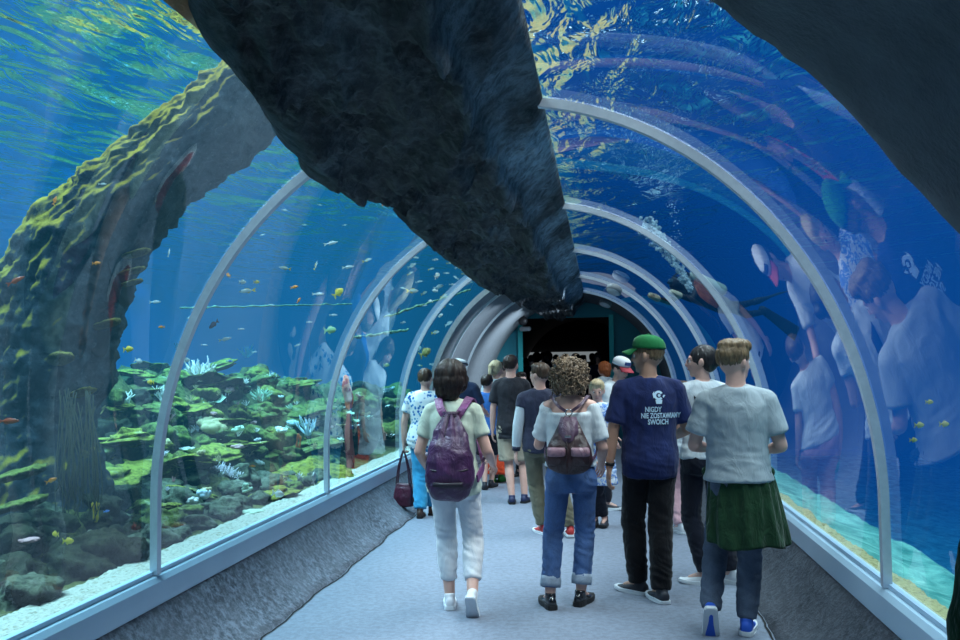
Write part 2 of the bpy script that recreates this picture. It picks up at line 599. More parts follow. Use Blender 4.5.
# ------------------------------------------------------------------ rock ceiling beam
LEFT_TH = [(-2, -21), (2.2, -22), (2.75, -24.0), (3.15, -27.0), (3.6, -27.2), (4.05, -30.2), (4.6, -31.6), (5.15, -33.6), (5.7, -30.0), (6.15, -25.4), (6.48, -24.2), (6.62, -29.3), (7.4, -30), (8.5, -30.5), (10.3, -31.5), (12, -31), (14, -29), (16, -27.5), (18, -26), (20.4, -24)]
def rock_beam():
    NY, NV = 640, 120
    vs, pale = [], []
    for i in range(NY + 1):
        y = lerp(-1.2, 20.4, (i / NY) ** 1.7)
        tl = interp(y, LEFT_TH) + 1.6 * fbm(V(y * 2.4, 0, 3), 3)
        tr = 7.4
        for j in range(NV + 1):
            v = j / NV
            th = math.radians(lerp(tl, tr, v))
            # how far the rock hangs under the panes
            if v < .10: dep = .14 * math.sqrt(v / .10)
            elif v < .78: dep = .14 + .10 * smoothstep(.10, .78, v)
            else: dep = lerp(.24, .015, ((v - .78) / .22) ** .7)
            edge = min(1, v / .08, (1 - v) / .05)
            p = arch_pt(th, 1.0); q = V(p.x, y, p.z)
            st = V(q.x * 1.5, q.y * .9, q.z * 1.5)
            n = fbm(st * 1.2, 3) * .10
            n += (1 - abs(noise.noise(V(q.x * 2.2 + q.y * .6, q.y * 1.1, 5.5)))) ** 3 * .09
            ld = V(q.x * 4 - q.y * 2, q.y * 3 + q.x * 3, q.z * 4)
            n += abs(fbm(ld, 4)) * .07
            n += fbm(q * 9, 4) * .030 + (1 - abs(noise.noise(V(q.x * 7 + q.y * 2, q.y * 3.5, q.z * 6)))) ** 4 * .03 + fbm(q * 26, 2) * .008
            dep = dep * 1.0 + n * edge * (1 if v < .8 else .45)
            dep = max(dep, .01)
            if v == 0 or v == 1: dep = -.004
            k = (1 - dep / R)
            a = arch_pt(th, k)
            vs.append((a.x, y, a.z))
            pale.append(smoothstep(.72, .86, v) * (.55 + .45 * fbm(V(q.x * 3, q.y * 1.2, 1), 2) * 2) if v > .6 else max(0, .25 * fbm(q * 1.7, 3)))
    fs = []
    W = NV + 1
    for i in range(NY):
        for j in range(NV):
            a = i * W + j
            fs.append((a, a + 1, a + W + 1, a + W))
    me = pymesh('ceiling', vs, fs)
    at = me.attributes.new('pale', 'FLOAT', 'POINT')
    at.data.foreach_set('value', [max(0., min(1., p)) for p in pale])
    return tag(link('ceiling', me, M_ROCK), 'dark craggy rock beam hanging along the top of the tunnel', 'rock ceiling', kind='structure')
rock_beam()
# outer cover of the beam, seen from the water side
tag(arch_strip('ceiling_cover', math.radians(-27), math.radians(7.2), -1.2, Y_END, 1.012, 24, None), 'stone cover over the rock beam', 'ceiling', kind='structure')
def m_sandstone():
    g = G('orange_sandstone')
    n1 = g.noise(1.0, 4, .6); n2 = g.noise(8, 5, .7)
    c = g.mix(g.ramp(n1, [(.4, 0), (.6, 1)]), (.80, .36, .05), (.36, .30, .14))
    c = g.mix(g.math('MULTIPLY', n2, .5), c, (.10, .09, .05))
    return g.bsdf(c, .8, g.bump(n2, .5, .05))
bpy.data.objects['ceiling_cover'].data.materials.append(m_sandstone())

# entrance ring: dark concrete vault the photographer stands in (right shoulder and overhead)
def entrance_ring():
    NY, NV = 30, 90
    vs = []
    for i in range(NY + 1):
        for j in range(NV + 1):
            th = math.radians(lerp(6, 108, j / NV))
            ye = 3.02 + .05 * fbm(V(th * 5, 2, 0), 3)
            y = lerp(-1.2, ye, i / NY)
            k = .945 + .012 * fbm(V(th * 4, y * 2, 1), 4) + .004 * fbm(V(th * 22, y * 11, 1), 3)
            if i >= NY - 1: k += .012
            p = arch_pt(th, k if i < NY else 1.0)
            vs.append((p.x, y if i < NY else ye + .01, max(p.z, .3)))
    W = NV + 1
    fs = [(i * W + j, i * W + j + 1, (i + 1) * W + j + 1, (i + 1) * W + j) for i in range(NY) for j in range(NV)]
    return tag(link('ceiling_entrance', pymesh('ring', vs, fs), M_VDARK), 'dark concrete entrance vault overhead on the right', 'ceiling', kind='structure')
entrance_ring()

# round lamps on the right of the vault near the exit, and fittings by the doorway
def vault_lamp(px, py, y, label):
    p = at_y(px, py, y)
    th = math.atan2(p.x, (p.z - ZC) * FL)
    a = arch_pt(th, .955)
    inw = V(-math.sin(th), -.35, -math.cos(th)).normalized()
    q = V(a.x, y, a.z)
    bm = bmesh.new()
    add_loft(bm, [q - inw * .05, q - inw * .02, q + inw * .05], [.09, .12, .12], 24, (0, 1, 0), bulge=0)
    o = tag(link('ceiling_lamp', bm_mesh(bm), m_plain('lamp_housing', (.20, .23, .25), .5)), label, 'lamp')
    bm = bmesh.new(); add_loft(bm, [q + inw * .05, q + inw * .06], [.105, .10], 24, (0, 1, 0), bulge=0)
    link('lens', bm_mesh(bm), m_plain('lamp_lens', (.55, .62, .65), .3), o)
    return q, inw
q1, i1 = vault_lamp(618, 280, 14.2, 'round lamp on the vault beside the fourth rib')
q2, i2 = vault_lamp(603, 311, 18.0, 'round lamp on the dark vault just above the doorway')
def spot(loc, target, power, size=2.2):
    l = bpy.data.lights.new('vault_spot', 'SPOT'); l.energy = power; l.spot_size = size; l.spot_blend = .8; l.color = (.66, .84, 1); l.shadow_soft_size = .12
    o = bpy.data.objects.new('vault_spot', l); COL.objects.link(o); o.location = loc
    o.rotation_euler = (Vector(target) - Vector(loc)).to_track_quat('-Z', 'Y').to_euler()
spot(q1 + i1 * .14, (-1.9, 15.2, 1.3), 300, 1.35)
spot(q2 + i2 * .34 + V(0, .25, 0), (-1.9, 18.6, 1.3), 320, 1.75)
bm = bmesh.new(); p = at_y(523, 321, 19.4)
add_ell(bm, p, (.10, .09, .10)); add_tube(bm, [p, p + V(.02, .03, .12)], .02, 8)
tag(link('loudspeaker', bm_mesh(bm), m_plain('speaker_black', (.01, .01, .012), .5)), 'round black loudspeaker hanging above the doorway corner', 'loudspeaker')
bm = bmesh.new(); p = at_y(522, 329, 20.3)
add_capsule(bm, p, p + V(.16, -.08, 0), .055, .05)
tag(link('security_camera', bm_mesh(bm), m_plain('camera_white', (.6, .62, .62), .4)), 'small white camera at the top of the teal door frame', 'camera')

# entrance end behind the camera: a wall around the opening daylight comes through
bm = bmesh.new()
add_box(bm, (-2.6, -3.05, 0), (-1.2, -2.95, 3.4)); add_box(bm, (1.2, -3.05, 0), (2.6, -2.95, 3.4)); add_box(bm, (-1.2, -3.05, 2.4), (1.2, -2.95, 3.4))
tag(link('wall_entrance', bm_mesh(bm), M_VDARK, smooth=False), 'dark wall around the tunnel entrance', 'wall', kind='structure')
for nm, s in (('wall_entrance_left', -1), ('wall_entrance_right', 1)):
    room_plane(nm, [(s * 2.2, -3, 0), (s * 2.2, -1.2, 0), (s * 2.2, -1.2, 3.4), (s * 2.2, -3, 3.4)], M_VDARK, 'dark side wall at the tunnel entrance')
room_plane('ceiling_lobby', [(-2.2, -3, 3.3), (2.2, -3, 3.3), (2.2, -1.2, 3.3), (-2.2, -1.2, 3.3)], M_VDARK, 'dark ceiling at the tunnel entrance')

# ================================================================== water and tanks
SURF = 3.85
TX0, TX1, TY0, TY1, TZ0 = -11.0, 10.0, -1.2, 36.0, -1.6
def water_body(name, s, absorb, emit, label):
    """one closed body of water on one side of the tunnel"""
    sec = []
    NS = 40
    xo = TX0 if s < 0 else TX1
    e = .006
    sec.append((s * e, SURF)); sec.append((xo, SURF)); sec.append((xo, TZ0)); sec.append((s * (R * 1.012), TZ0))
    for i in range(NS + 1):
        th = lerp(TH_FOOT + .4, .003, i / NS)
        p = arch_pt(s * th, 1.008)
        sec.append((p.x, p.z))
    bm = bmesh.new()
    a = [bm.verts.new((x, TY0, z)) for x, z in sec]
    b = [bm.verts.new((x, TY1, z)) for x, z in sec]
    n = len(sec)
    for k in range(n): bm.faces.new((a[k], a[(k + 1) % n], b[(k + 1) % n], b[k]))
    bm.faces.new(a); bm.faces.new(b[::-1])
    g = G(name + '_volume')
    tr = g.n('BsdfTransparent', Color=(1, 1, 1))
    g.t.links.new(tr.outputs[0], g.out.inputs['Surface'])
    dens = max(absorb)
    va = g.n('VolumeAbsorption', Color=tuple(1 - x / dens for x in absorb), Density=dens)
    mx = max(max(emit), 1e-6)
    ve = g.n('Emission', Color=tuple(x / mx for x in emit), Strength=mx)  # self-glow of the water stands in for scattered light
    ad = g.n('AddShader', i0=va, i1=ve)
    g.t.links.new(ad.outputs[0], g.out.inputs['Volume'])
    return tag(link(name, bm_mesh(bm), g.m, smooth=False), label, 'water', kind='structure')
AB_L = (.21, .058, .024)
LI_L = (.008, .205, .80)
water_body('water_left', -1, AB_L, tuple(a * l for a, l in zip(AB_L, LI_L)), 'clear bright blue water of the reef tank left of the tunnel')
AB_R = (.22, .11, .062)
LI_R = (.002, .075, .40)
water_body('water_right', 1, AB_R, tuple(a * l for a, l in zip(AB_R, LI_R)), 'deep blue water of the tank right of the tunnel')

# rippled surface: transparent inside the window of refraction, mirror outside it
def m_surface():
    g = G('rippled_water_surface')
    co = g.coord('Object')
    w1 = g.noise(1.1, 2, .5, g.coord('Object', (1.0, .55, 1), (0, 0, .5)), .8)
    w2 = g.noise(4.2, 3, .55, g.coord('Object', (1.0, .4, 1), (0, 0, .9)), .6)
    h = g.math('ADD', g.math('MULTIPLY', w1, 1.0), g.math('MULTIPLY', w2, .32))
    nb = g.bump(h, 1.0, .32)
    fr = g.n('Fresnel', IOR=1.33, Normal=nb)
    tr = g.n('BsdfTransparent', Color=(.96, .99, 1))
    gl = g.n('BsdfGlossy', Color=(1, 1, 1), Roughness=0.02, Normal=nb)
    mx = g.n('MixShader', i0=fr, i1=tr, i2=gl)
    g.t.links.new(mx.outputs[0], g.out.inputs['Surface'])
    return g.m
tag(link('water_surface', pymesh('ws', [(TX0, TY0, SURF + .01), (TX1, TY0, SURF + .01), (TX1, TY1, SURF + .01), (TX0, TY1, SURF + .01)], [(0, 1, 2, 3)]), m_surface(), smooth=False), 'rippled water surface above the tunnel', 'water surface', kind='structure')

# tank walls and beds
def m_tankwall(name, a, b):
    g = G(name)
    n = g.noise(.35, 3, .5)
    return g.bsdf(g.mix(n, a, b), .9)
MT = m_tankwall('tank_wall', (.015, .05, .09), (.04, .11, .16))
MTB = m_tankwall('haze_blue_tank_wall', (.03, .20, .52), (.05, .27, .62))  # bright blue wall colour stands in for the far water's haze
for nm, vs in (('wall_tank_left', [(TX0 + .02, TY0, TZ0), (TX0 + .02, TY1, TZ0), (TX0 + .02, TY1, SURF + 1.2), (TX0 + .02, TY0, SURF + 1.2)]),
               ('wall_tank_right', [(TX1 - .02, TY0, TZ0), (TX1 - .02, TY1, TZ0), (TX1 - .02, TY1, SURF + 1.2), (TX1 - .02, TY0, SURF + 1.2)]),
               ('wall_tank_far', [(TX0, TY1 - .02, TZ0), (TX1, TY1 - .02, TZ0), (TX1, TY1 - .02, SURF + 1.2), (TX0, TY1 - .02, SURF + 1.2)]),
               ('wall_tank_near', [(TX0, TY0 + .02, TZ0), (-2.0, TY0 + .02, TZ0), (-2.0, TY0 + .02, SURF + 1.2), (TX0, TY0 + .02, SURF + 1.2)])):
    room_plane(nm, vs, MTB if nm == 'wall_tank_left' else MT, 'blue tank wall')
tag(bpy.data.objects['wall_tank_far'])

# hall roof over the tanks: dark deck with open skylights where the lamps hang
M_ROOF = m_plain('hall_roof', (.05, .045, .04), .9)
def roof():
    bm = bmesh.new()
    add_box(bm, (TX0 - 2, TY0 - 2, 9.0), (TX1 + 2, TY1 + 2, 9.2))
    return link('ceiling_hall', bm_mesh(bm), M_ROOF, smooth=False)
tag(roof(), 'dark hall roof above the water', 'ceiling', kind='structure')
def area(name, loc, rot, sx, sy, power, col):
    l = bpy.data.lights.new(name, 'AREA'); l.shape = 'RECTANGLE'; l.size = sx; l.size_y = sy
    l.energy = power; l.color = col
    o = bpy.data.objects.new(name, l); COL.objects.link(o)
    o.location = loc; o.rotation_euler = rot
    return o
area('skylight_lamp', (-4.6, 7.5, 8.6), (0, math.radians(-14), 0), 6, 14, 6200, (.84, .92, 1))
area('skylight_lamp', (-3.6, 19, 8.6), (0, math.radians(-10), 0), 5, 7, 2400, (.82, .91, 1))
area('skylight_lamp', (3.6, 6, 8.6), (0, math.radians(8), 0), 2.4, 14, 2600, (.98, .96, .92))
area('entrance_daylight', (0, -2.9, 1.5), (math.radians(-97), 0, 0), 2.2, 1.9, 38, (.80, .90, 1))

w = bpy.data.worlds.new('world'); SC.world = w
w.use_nodes = True
bg = w.node_tree.nodes['Background']
bg.inputs[0].default_value = (.35, .55, .75, 1); bg.inputs[1].default_value = .12
SC.view_settings.view_transform = 'Standard'
SC.view_settings.look = 'None'
SC.view_settings.exposure = 0
SC.cycles.max_bounces = 10
SC.cycles.diffuse_bounces = 3
SC.cycles.glossy_bounces = 5
SC.cycles.transparent_max_bounces = 14
SC.cycles.sample_clamp_indirect = 6
SC.cycles.caustics_reflective = False
SC.cycles.caustics_refractive = False
# ================================================================== reef tank on the left
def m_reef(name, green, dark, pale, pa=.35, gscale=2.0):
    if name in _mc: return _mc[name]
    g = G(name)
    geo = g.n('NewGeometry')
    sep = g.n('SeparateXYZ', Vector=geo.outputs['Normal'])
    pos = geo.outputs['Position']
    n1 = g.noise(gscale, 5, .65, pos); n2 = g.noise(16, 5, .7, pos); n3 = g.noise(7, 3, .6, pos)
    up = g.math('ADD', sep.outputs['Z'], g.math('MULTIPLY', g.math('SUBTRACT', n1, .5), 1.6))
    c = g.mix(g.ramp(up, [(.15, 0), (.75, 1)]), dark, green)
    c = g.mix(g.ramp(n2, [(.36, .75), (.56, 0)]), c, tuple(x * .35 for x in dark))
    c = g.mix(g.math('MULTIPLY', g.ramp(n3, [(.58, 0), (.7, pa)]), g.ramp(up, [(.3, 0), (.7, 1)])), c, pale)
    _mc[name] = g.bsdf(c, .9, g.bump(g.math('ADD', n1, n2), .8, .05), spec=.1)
    return _mc[name]
M_MOSSROCK = m_reef('mossy_reef_rock', (.22, .25, .06), (.024, .03, .016), (.60, .56, .42), .5, 4.0)
M_GREYROCK = m_reef('grey_reef_rock', (.16, .17, .11), (.024, .026, .02), (.36, .34, .27), .5, 4.0)
M_YELROCK = m_reef('yellow_green_reef_rock', (.38, .36, .06), (.05, .05, .02), (.62, .56, .36), .45, 4.0)
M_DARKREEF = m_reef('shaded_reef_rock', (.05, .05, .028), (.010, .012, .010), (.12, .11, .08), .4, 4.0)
M_BED = m_reef('reef_bed', (.15, .15, .05), (.014, .016, .010), (.34, .32, .22), .35, 4.0)

def reef_h(x, y):
    """bed height of the left tank"""
    d = -x - 1.96                                    # distance behind the pane
    if d < .30: return .49
    top = interp(y, [(0, .55), (4, .6), (6, .8), (7.2, 1.25), (8.5, 1.5), (11, 1.55), (13.5, 1.45), (17, 1.1), (22, .8), (36, .5)])
    back = interp(y, [(0, 3.2), (6, 3.2), (8, 2.6), (12, 2.2), (16, 1.9), (36, 2.5)])
    t = smoothstep(.30, back, d)
    z = lerp(.47, top, t)
    z -= .55 * smoothstep(back + 1.2, back + 4.5, d)
    n = fbm(V(x * .9, y * .9, 2), 4) * .30 * smoothstep(.3, 1.1, d)
    z += n
    q = z / .16                                       # ledges
    z = lerp(z, (math.floor(q) + smoothstep(.62, 1.0, q - math.floor(q))) * .16, .6 * smoothstep(.3, .9, d))
    return max(z, .2)

def on_reef(px, py, tmax=26):
    v = ray(px, py); v.normalize()
    t = 2.0
    while t < tmax:
        p = CAM + v * t
        if p.x < -1.97 and p.z <= reef_h(p.x, p.y): return p
        t += .03
    return CAM + v * tmax

def build_bed():
    NX, NY = 150, 400
    vs = []
    for i in range(NY + 1):
        y = lerp(-1.1, 30, i / NY)
        for j in range(NX + 1):
            t = j / NX
            x = -1.97 - 8.5 * t ** 1.35
            z = reef_h(x, y)
            q = V(x, y, z)
            if t > .02: z += fbm(q * 3.5, 4) * .07 * smoothstep(.3, .7, -x - 1.96) + fbm(q * 11, 3) * .018
            vs.append((x + fbm(q * 5 + V(7, 0, 0), 3) * .05 * min(1, t * 8), y, z))
    W = NX + 1
    fs = [(i * W + j, i * W + j + 1, (i + 1) * W + j + 1, (i + 1) * W + j) for i in range(NY) for j in range(NX)]
    return tag(link('reef_bed', pymesh('reef_bed', vs, fs), M_BED), 'ledged mossy bed of the reef tank', 'reef bed', kind='structure')
build_bed()

def m_gravel(name, a, b, c3):
    g = G(name)
    vo = g.n('TexVoronoi', Scale=42.0, Vector=g.coord('Object'))
    n = g.noise(60, 3, .7)
    c = g.ramp(vo.outputs['Color'], [(.1, b), (.35, a), (.8, a)])
    c = g.mix(g.ramp(n, [(.30, .8), (.45, 0)]), c, c3)
    return g.bsdf(c, .9, g.bump(vo.outputs['Distance'], .6, .02, None), spec=.2)
M_GRAV = m_gravel('white_gravel', (.52, .51, .42), (.36, .34, .25), (.12, .11, .07))
M_GRAVR = m_gravel('sandy_gravel', (.50, .46, .22), (.36, .32, .14), (.10, .09, .04))

def gravel(name, s, x0, x1, z, mat, label):
    rnd = random.Random(3)
    bm = bmesh.new()
    N = 900
    rows = []
    for i in range(N + 1):
        y = lerp(-1.1, 20, i / N)
        w = x1 + .05 * noise.noise(V(y * 2.5, s, 0)) + .02 * noise.noise(V(y * 11, s, 0))
        row = []
        for k in range(7):
            x = lerp(x0, w, k / 6)
            row.append(bm.verts.new((s * x, y, z + (.012 * rnd.random() if 0 < k < 6 else (-.03 if k == 6 else 0)))))
        rows.append(row)
    for a, b in zip(rows, rows[1:]):
        for k in range(6): bm.faces.new((a[k], a[k + 1], b[k + 1], b[k]))
    return tag(link(name, bm_mesh(bm), mat), label, 'gravel', kind='stuff')
gravel('gravel', -1, 1.955, 2.24, .505, M_GRAV, 'strip of white gravel along the foot of the left panes')
gravel('gravel', 1, 1.955, 2.10, .485, M_GRAVR, 'strip of yellowish gravel along the foot of the right panes')

# right tank bed: narrow pale sand shelf that falls away
def m_sandbed():
    g = G('pale_sand_bed')
    n1 = g.noise(3.2, 4, .6, g.coord('Object', (1, .55, 1)), 1.2); n2 = g.noise(28, 4, .7)
    c = g.mix(g.ramp(n1, [(.36, 0), (.62, 1)]), (.05, .28, .23), (.30, .70, .55))  # turquoise of the light through water is put into the sand colour
    c = g.mix(g.ramp(n2, [(.35, .35), (.55, 0)]), c, (.10, .22, .18))
    return g.bsdf(c, .9, g.bump(g.math('ADD', n1, g.math('MULTIPLY', n2, .3)), .6, .05), spec=.1)
vs, W = [], 41
for i in range(301):
    y = lerp(-1.1, 30, i / 300)
    for j in range(W):
        t = j / (W - 1)
        x = 1.97 + 8 * t ** 2.2
        d = x - 1.97
        z = .47 - .13 * smoothstep(0, .55, d) - 1.6 * smoothstep(.62 + .1 * noise.noise(V(y * .8, 0, 0)), 1.6, d) + fbm(V(x * 3, y * 2, 0), 3) * .03 * min(1, d * 6)
        vs.append((x, y, z))
fs = [(i * W + j, i * W + j + 1, (i + 1) * W + j + 1, (i + 1) * W + j) for i in range(300) for j in range(W - 1)]
tag(link('sand_bed', pymesh('sand_bed', vs, fs), m_sandbed()), 'pale sand bed of the right tank, its turquoise light painted on', 'sand', kind='structure')

# ---- boulders and ledges
def rock_mesh(seed, flat=.7, rough=.3, sub=4):
    bm = bmesh.new()
    bmesh.ops.create_icosphere(bm, subdivisions=sub, radius=1)
    o = V(seed * 3.1, seed * 1.7, seed)
    for v in bm.verts:
        p = v.co.copy()
        d = 1 + rough * fbm(p * 1.1 + o, 3) * 1.5 + .16 * (1 - abs(noise.noise(p * 2.3 + o))) - .1 + .05 * fbm(p * 6 + o, 3)
        v.co = V(p.x * d, p.y * d, p.z * d * flat)
    return bm_mesh(bm, 'rock')
ROCKS = [rock_mesh(i, f) for i, f in enumerate((.75, .65, .85, .6, .7))]
LEDGES = [rock_mesh(20 + i, .22, .45) for i in range(4)]
for me in ROCKS + LEDGES: me.materials.append(M_MOSSROCK)

def put(me, name, loc, scale, rot, mat, label, cat, group=None):
    o = bpy.data.objects.new(name, me)
    COL.objects.link(o)
    o.location = loc; o.scale = scale if isinstance(scale, (tuple, list)) else (scale,) * 3; o.rotation_euler = rot
    if mat is not None:
        o.material_slots[0].link = 'OBJECT'
        o.material_slots[0].material = mat
        if me.polygons and not me.polygons[0].use_smooth: me.polygons.foreach_set('use_smooth', [True] * len(me.polygons))
    return tag(o, label, cat, group)

rr = random.Random(11)
USED = {}
REEF = []
def scatter(px0, px1, py0, py1, n, smin, smax, mats, meshes, name, label, group, cat, flat=1.0):
    k = 0; tries = 0
    used = USED.setdefault(name, [])
    while k < n and tries < n * 30:
        tries += 1
        px, py = rr.uniform(px0, px1), rr.uniform(py0, py1)
        p = on_reef(px, py)
        if p.x > -2.34 or (p - CAM).length > 24: continue
        s = rr.uniform(smin, smax)
        if p.x + s > -2.06: s = max(.08, min(s, -2.06 - p.x))
        if any((p - q).length < (s + t) * .80 for q, t in used): continue
        used.append((p, s))
        o = put(rr.choice(meshes), name, p + V(0, 0, s * .12), (s, s * rr.uniform(.8, 1.25), s * flat), (rr.uniform(-.25, .25), rr.uniform(-.25, .25), rr.uniform(0, 6.28)), rr.choice(mats), label, cat, group); REEF.append(o)
        k += 1
scatter(158, 325, 480, 560, 40, .09, .20, [M_GREYROCK, M_GREYROCK, M_MOSSROCK], ROCKS, 'reef_boulder', 'rounded grey green boulder low in the reef between the first and second ribs', 'low boulders between the first and second ribs', 'boulder')
scatter(160, 322, 375, 480, 40, .10, .22, [M_MOSSROCK, M_YELROCK, M_MOSSROCK], ROCKS, 'reef_boulder', 'mossy green boulder high in the reef between the first and second ribs', 'high boulders between the first and second ribs', 'boulder')
scatter(110, 322, 370, 500, 34, .18, .38, [M_MOSSROCK, M_YELROCK, M_YELROCK], LEDGES, 'reef_ledge', 'flat green ledge of reef rock between the first and second ribs', 'ledges between the first and second ribs', 'reef ledge')
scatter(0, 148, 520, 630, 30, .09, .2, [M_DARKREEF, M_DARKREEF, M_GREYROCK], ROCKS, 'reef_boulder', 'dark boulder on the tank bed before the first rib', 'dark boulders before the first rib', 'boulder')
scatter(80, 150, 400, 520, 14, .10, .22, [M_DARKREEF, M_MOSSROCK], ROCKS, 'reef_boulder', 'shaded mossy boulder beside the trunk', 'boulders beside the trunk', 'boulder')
scatter(330, 400, 380, 455, 14, .2, .4, [M_MOSSROCK, M_DARKREEF], ROCKS, 'reef_boulder', 'dim green boulder in the reef between the second and third ribs', 'boulders between the second and third ribs', 'boulder')
scatter(402, 440, 375, 440, 6, .25, .45, [M_DARKREEF], ROCKS, 'reef_boulder', 'dark boulder in the reef beyond the third rib', 'boulders beyond the third rib', 'boulder')

# ---- the big mossy trunk leaning over the tunnel
def m_trunk():
    g = G('mossy_trunk')
    geo = g.n('NewGeometry')
    sep = g.n('SeparateXYZ', Vector=geo.outputs['Normal'])
    pos = geo.outputs['Position']
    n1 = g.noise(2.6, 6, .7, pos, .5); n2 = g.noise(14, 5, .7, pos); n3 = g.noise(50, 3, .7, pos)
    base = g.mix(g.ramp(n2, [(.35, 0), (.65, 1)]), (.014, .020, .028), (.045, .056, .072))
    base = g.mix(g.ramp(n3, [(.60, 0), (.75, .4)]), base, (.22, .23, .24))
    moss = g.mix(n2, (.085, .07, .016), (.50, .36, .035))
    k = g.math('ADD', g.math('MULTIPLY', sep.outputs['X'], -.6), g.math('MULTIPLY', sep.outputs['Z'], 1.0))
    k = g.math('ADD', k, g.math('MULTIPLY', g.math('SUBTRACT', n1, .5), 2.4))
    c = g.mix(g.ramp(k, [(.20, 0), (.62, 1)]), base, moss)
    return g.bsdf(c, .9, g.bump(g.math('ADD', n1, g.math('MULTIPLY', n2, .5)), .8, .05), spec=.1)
TR_Y = 6.1
TRUNK = [(262, 78, .29, 6.3), (225, 118, .31, 6.2), (174, 158, .30, 6.15), (117, 207, .34, 6.1), (78, 258, .41, 6.1), (54, 315, .43, 6.1), (44, 370, .42, 6.1), (34, 430, .42, 6.1), (28, 500, .50, 6.05), (22, 560, .62, 6.0)]
def build_trunk():
    pts = [at_y(px, py, y) for px, py, r, y in TRUNK]
    ext = pts[0] + (pts[0] - pts[1]) * 1.2
    P = catmull([ext] + pts, 20)
    rads = [.27] + [r for *_, r, _ in TRUNK]
    n = len(P)
    SEG = 180
    fr = frames(P, V(0, 1, 0))
    vs = []
    for i, p in enumerate(P):
        f = i / 20; a = min(int(f), len(rads) - 2)
        r0 = lerp(rads[a], rads[a + 1], f - a)
        t, x, y = fr[i]
        for k in range(SEG):
            th = 2 * PI * k / SEG
            d = x * math.cos(th) + y * math.sin(th)
            q = p + d * r0
            r = r0 * (1 + .13 * fbm(q * 1.4, 3) + .10 * fbm(V(th * 3, i * .06, 0), 3)) + .05 * fbm(q * 6, 4) + .022 * fbm(q * 17, 3) + .03 * (.5 - abs(noise.noise(q * 4))) + .015 * noise.noise(V(math.cos(th) * 9, math.sin(th) * 9, i * .08))
            vs.append(p + d * r)
    fs = [(i * SEG + k, i * SEG + (k + 1) % SEG, (i + 1) * SEG + (k + 1) % SEG, (i + 1) * SEG + k) for i in range(n - 1) for k in range(SEG)]
    fs.append(tuple(range(SEG))[::-1]); fs.append(tuple((n - 1) * SEG + k for k in range(SEG)))
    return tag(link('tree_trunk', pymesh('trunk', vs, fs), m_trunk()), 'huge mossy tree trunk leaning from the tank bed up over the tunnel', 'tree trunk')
trunk = build_trunk()
M_HOLE = m_plain('trunk_hollow', (.006, .007, .009), .95)  # near-black disc: the shade inside each hollow is painted on
bpy.context.view_layer.update()
def on_trunk(px, py):
    ok, loc, no, ix = trunk.ray_cast(CAM, ray(px, py).normalized())
    if not ok: return at_y(px, py, TR_Y - .4), V(.5, -1, 0).normalized()
    return loc.copy(), no.copy()
for (px, py, w, h, tilt) in ((119, 272, .075, .21, .28), (97, 328, .08, .17, .12)):
    p, nrm = on_trunk(px, py)
    _, n2_ = on_trunk(px - 14, py)
    d = (nrm * .5 + n2_ * .5).normalized(); d.z *= .2; d.normalize()
    sx = V(0, 0, 1).cross(d).normalized() * -1
    up_ = (V(0, 0, 1) + sx * tilt).normalized()
    bm = bmesh.new()
    rings = []
    for r_, dz in ((1.2, -.03), (1.05, .035), (.85, .015), (.6, .0)):
        rings.append([bm.verts.new(p + sx * (math.cos(t) * w * r_ * (1 + .12 * math.sin(3 * t))) + up_ * (math.sin(t) * h * r_) + d * dz) for t in [2 * PI * i / 28 for i in range(28)]])
    for r0_, r1_ in zip(rings, rings[1:]):
        for i in range(28): bm.faces.new((r0_[i], r0_[(i + 1) % 28], r1_[(i + 1) % 28], r1_[i]))
    bm.faces.new(rings[-1])
    o = link('hollow', bm_mesh(bm), M_HOLE, trunk)
    o['label'] = 'dark oval hollow in the trunk'
# hanging roots below the trunk
bm = bmesh.new()
for i in range(34):
    x0 = rr.uniform(58, 96)
    a = at_y(x0, 400 + rr.uniform(-12, 12), 5.66); w = rr.uniform(-16, 16)
    b = at_y(x0 + w * .6, 440 + rr.uniform(-12, 12), 5.58); c = at_y(x0 + w, 478 + rr.uniform(-14, 14), 5.56); e = at_y(x0 + w * .5 + rr.uniform(-8, 8), 512 + rr.uniform(-22, 14), 5.60)
    add_tube(bm, [a, b, c, e], .0035, 5, 5)
link('hanging_roots', bm_mesh(bm), m_plain('root', (.06, .065, .045), .9), trunk)

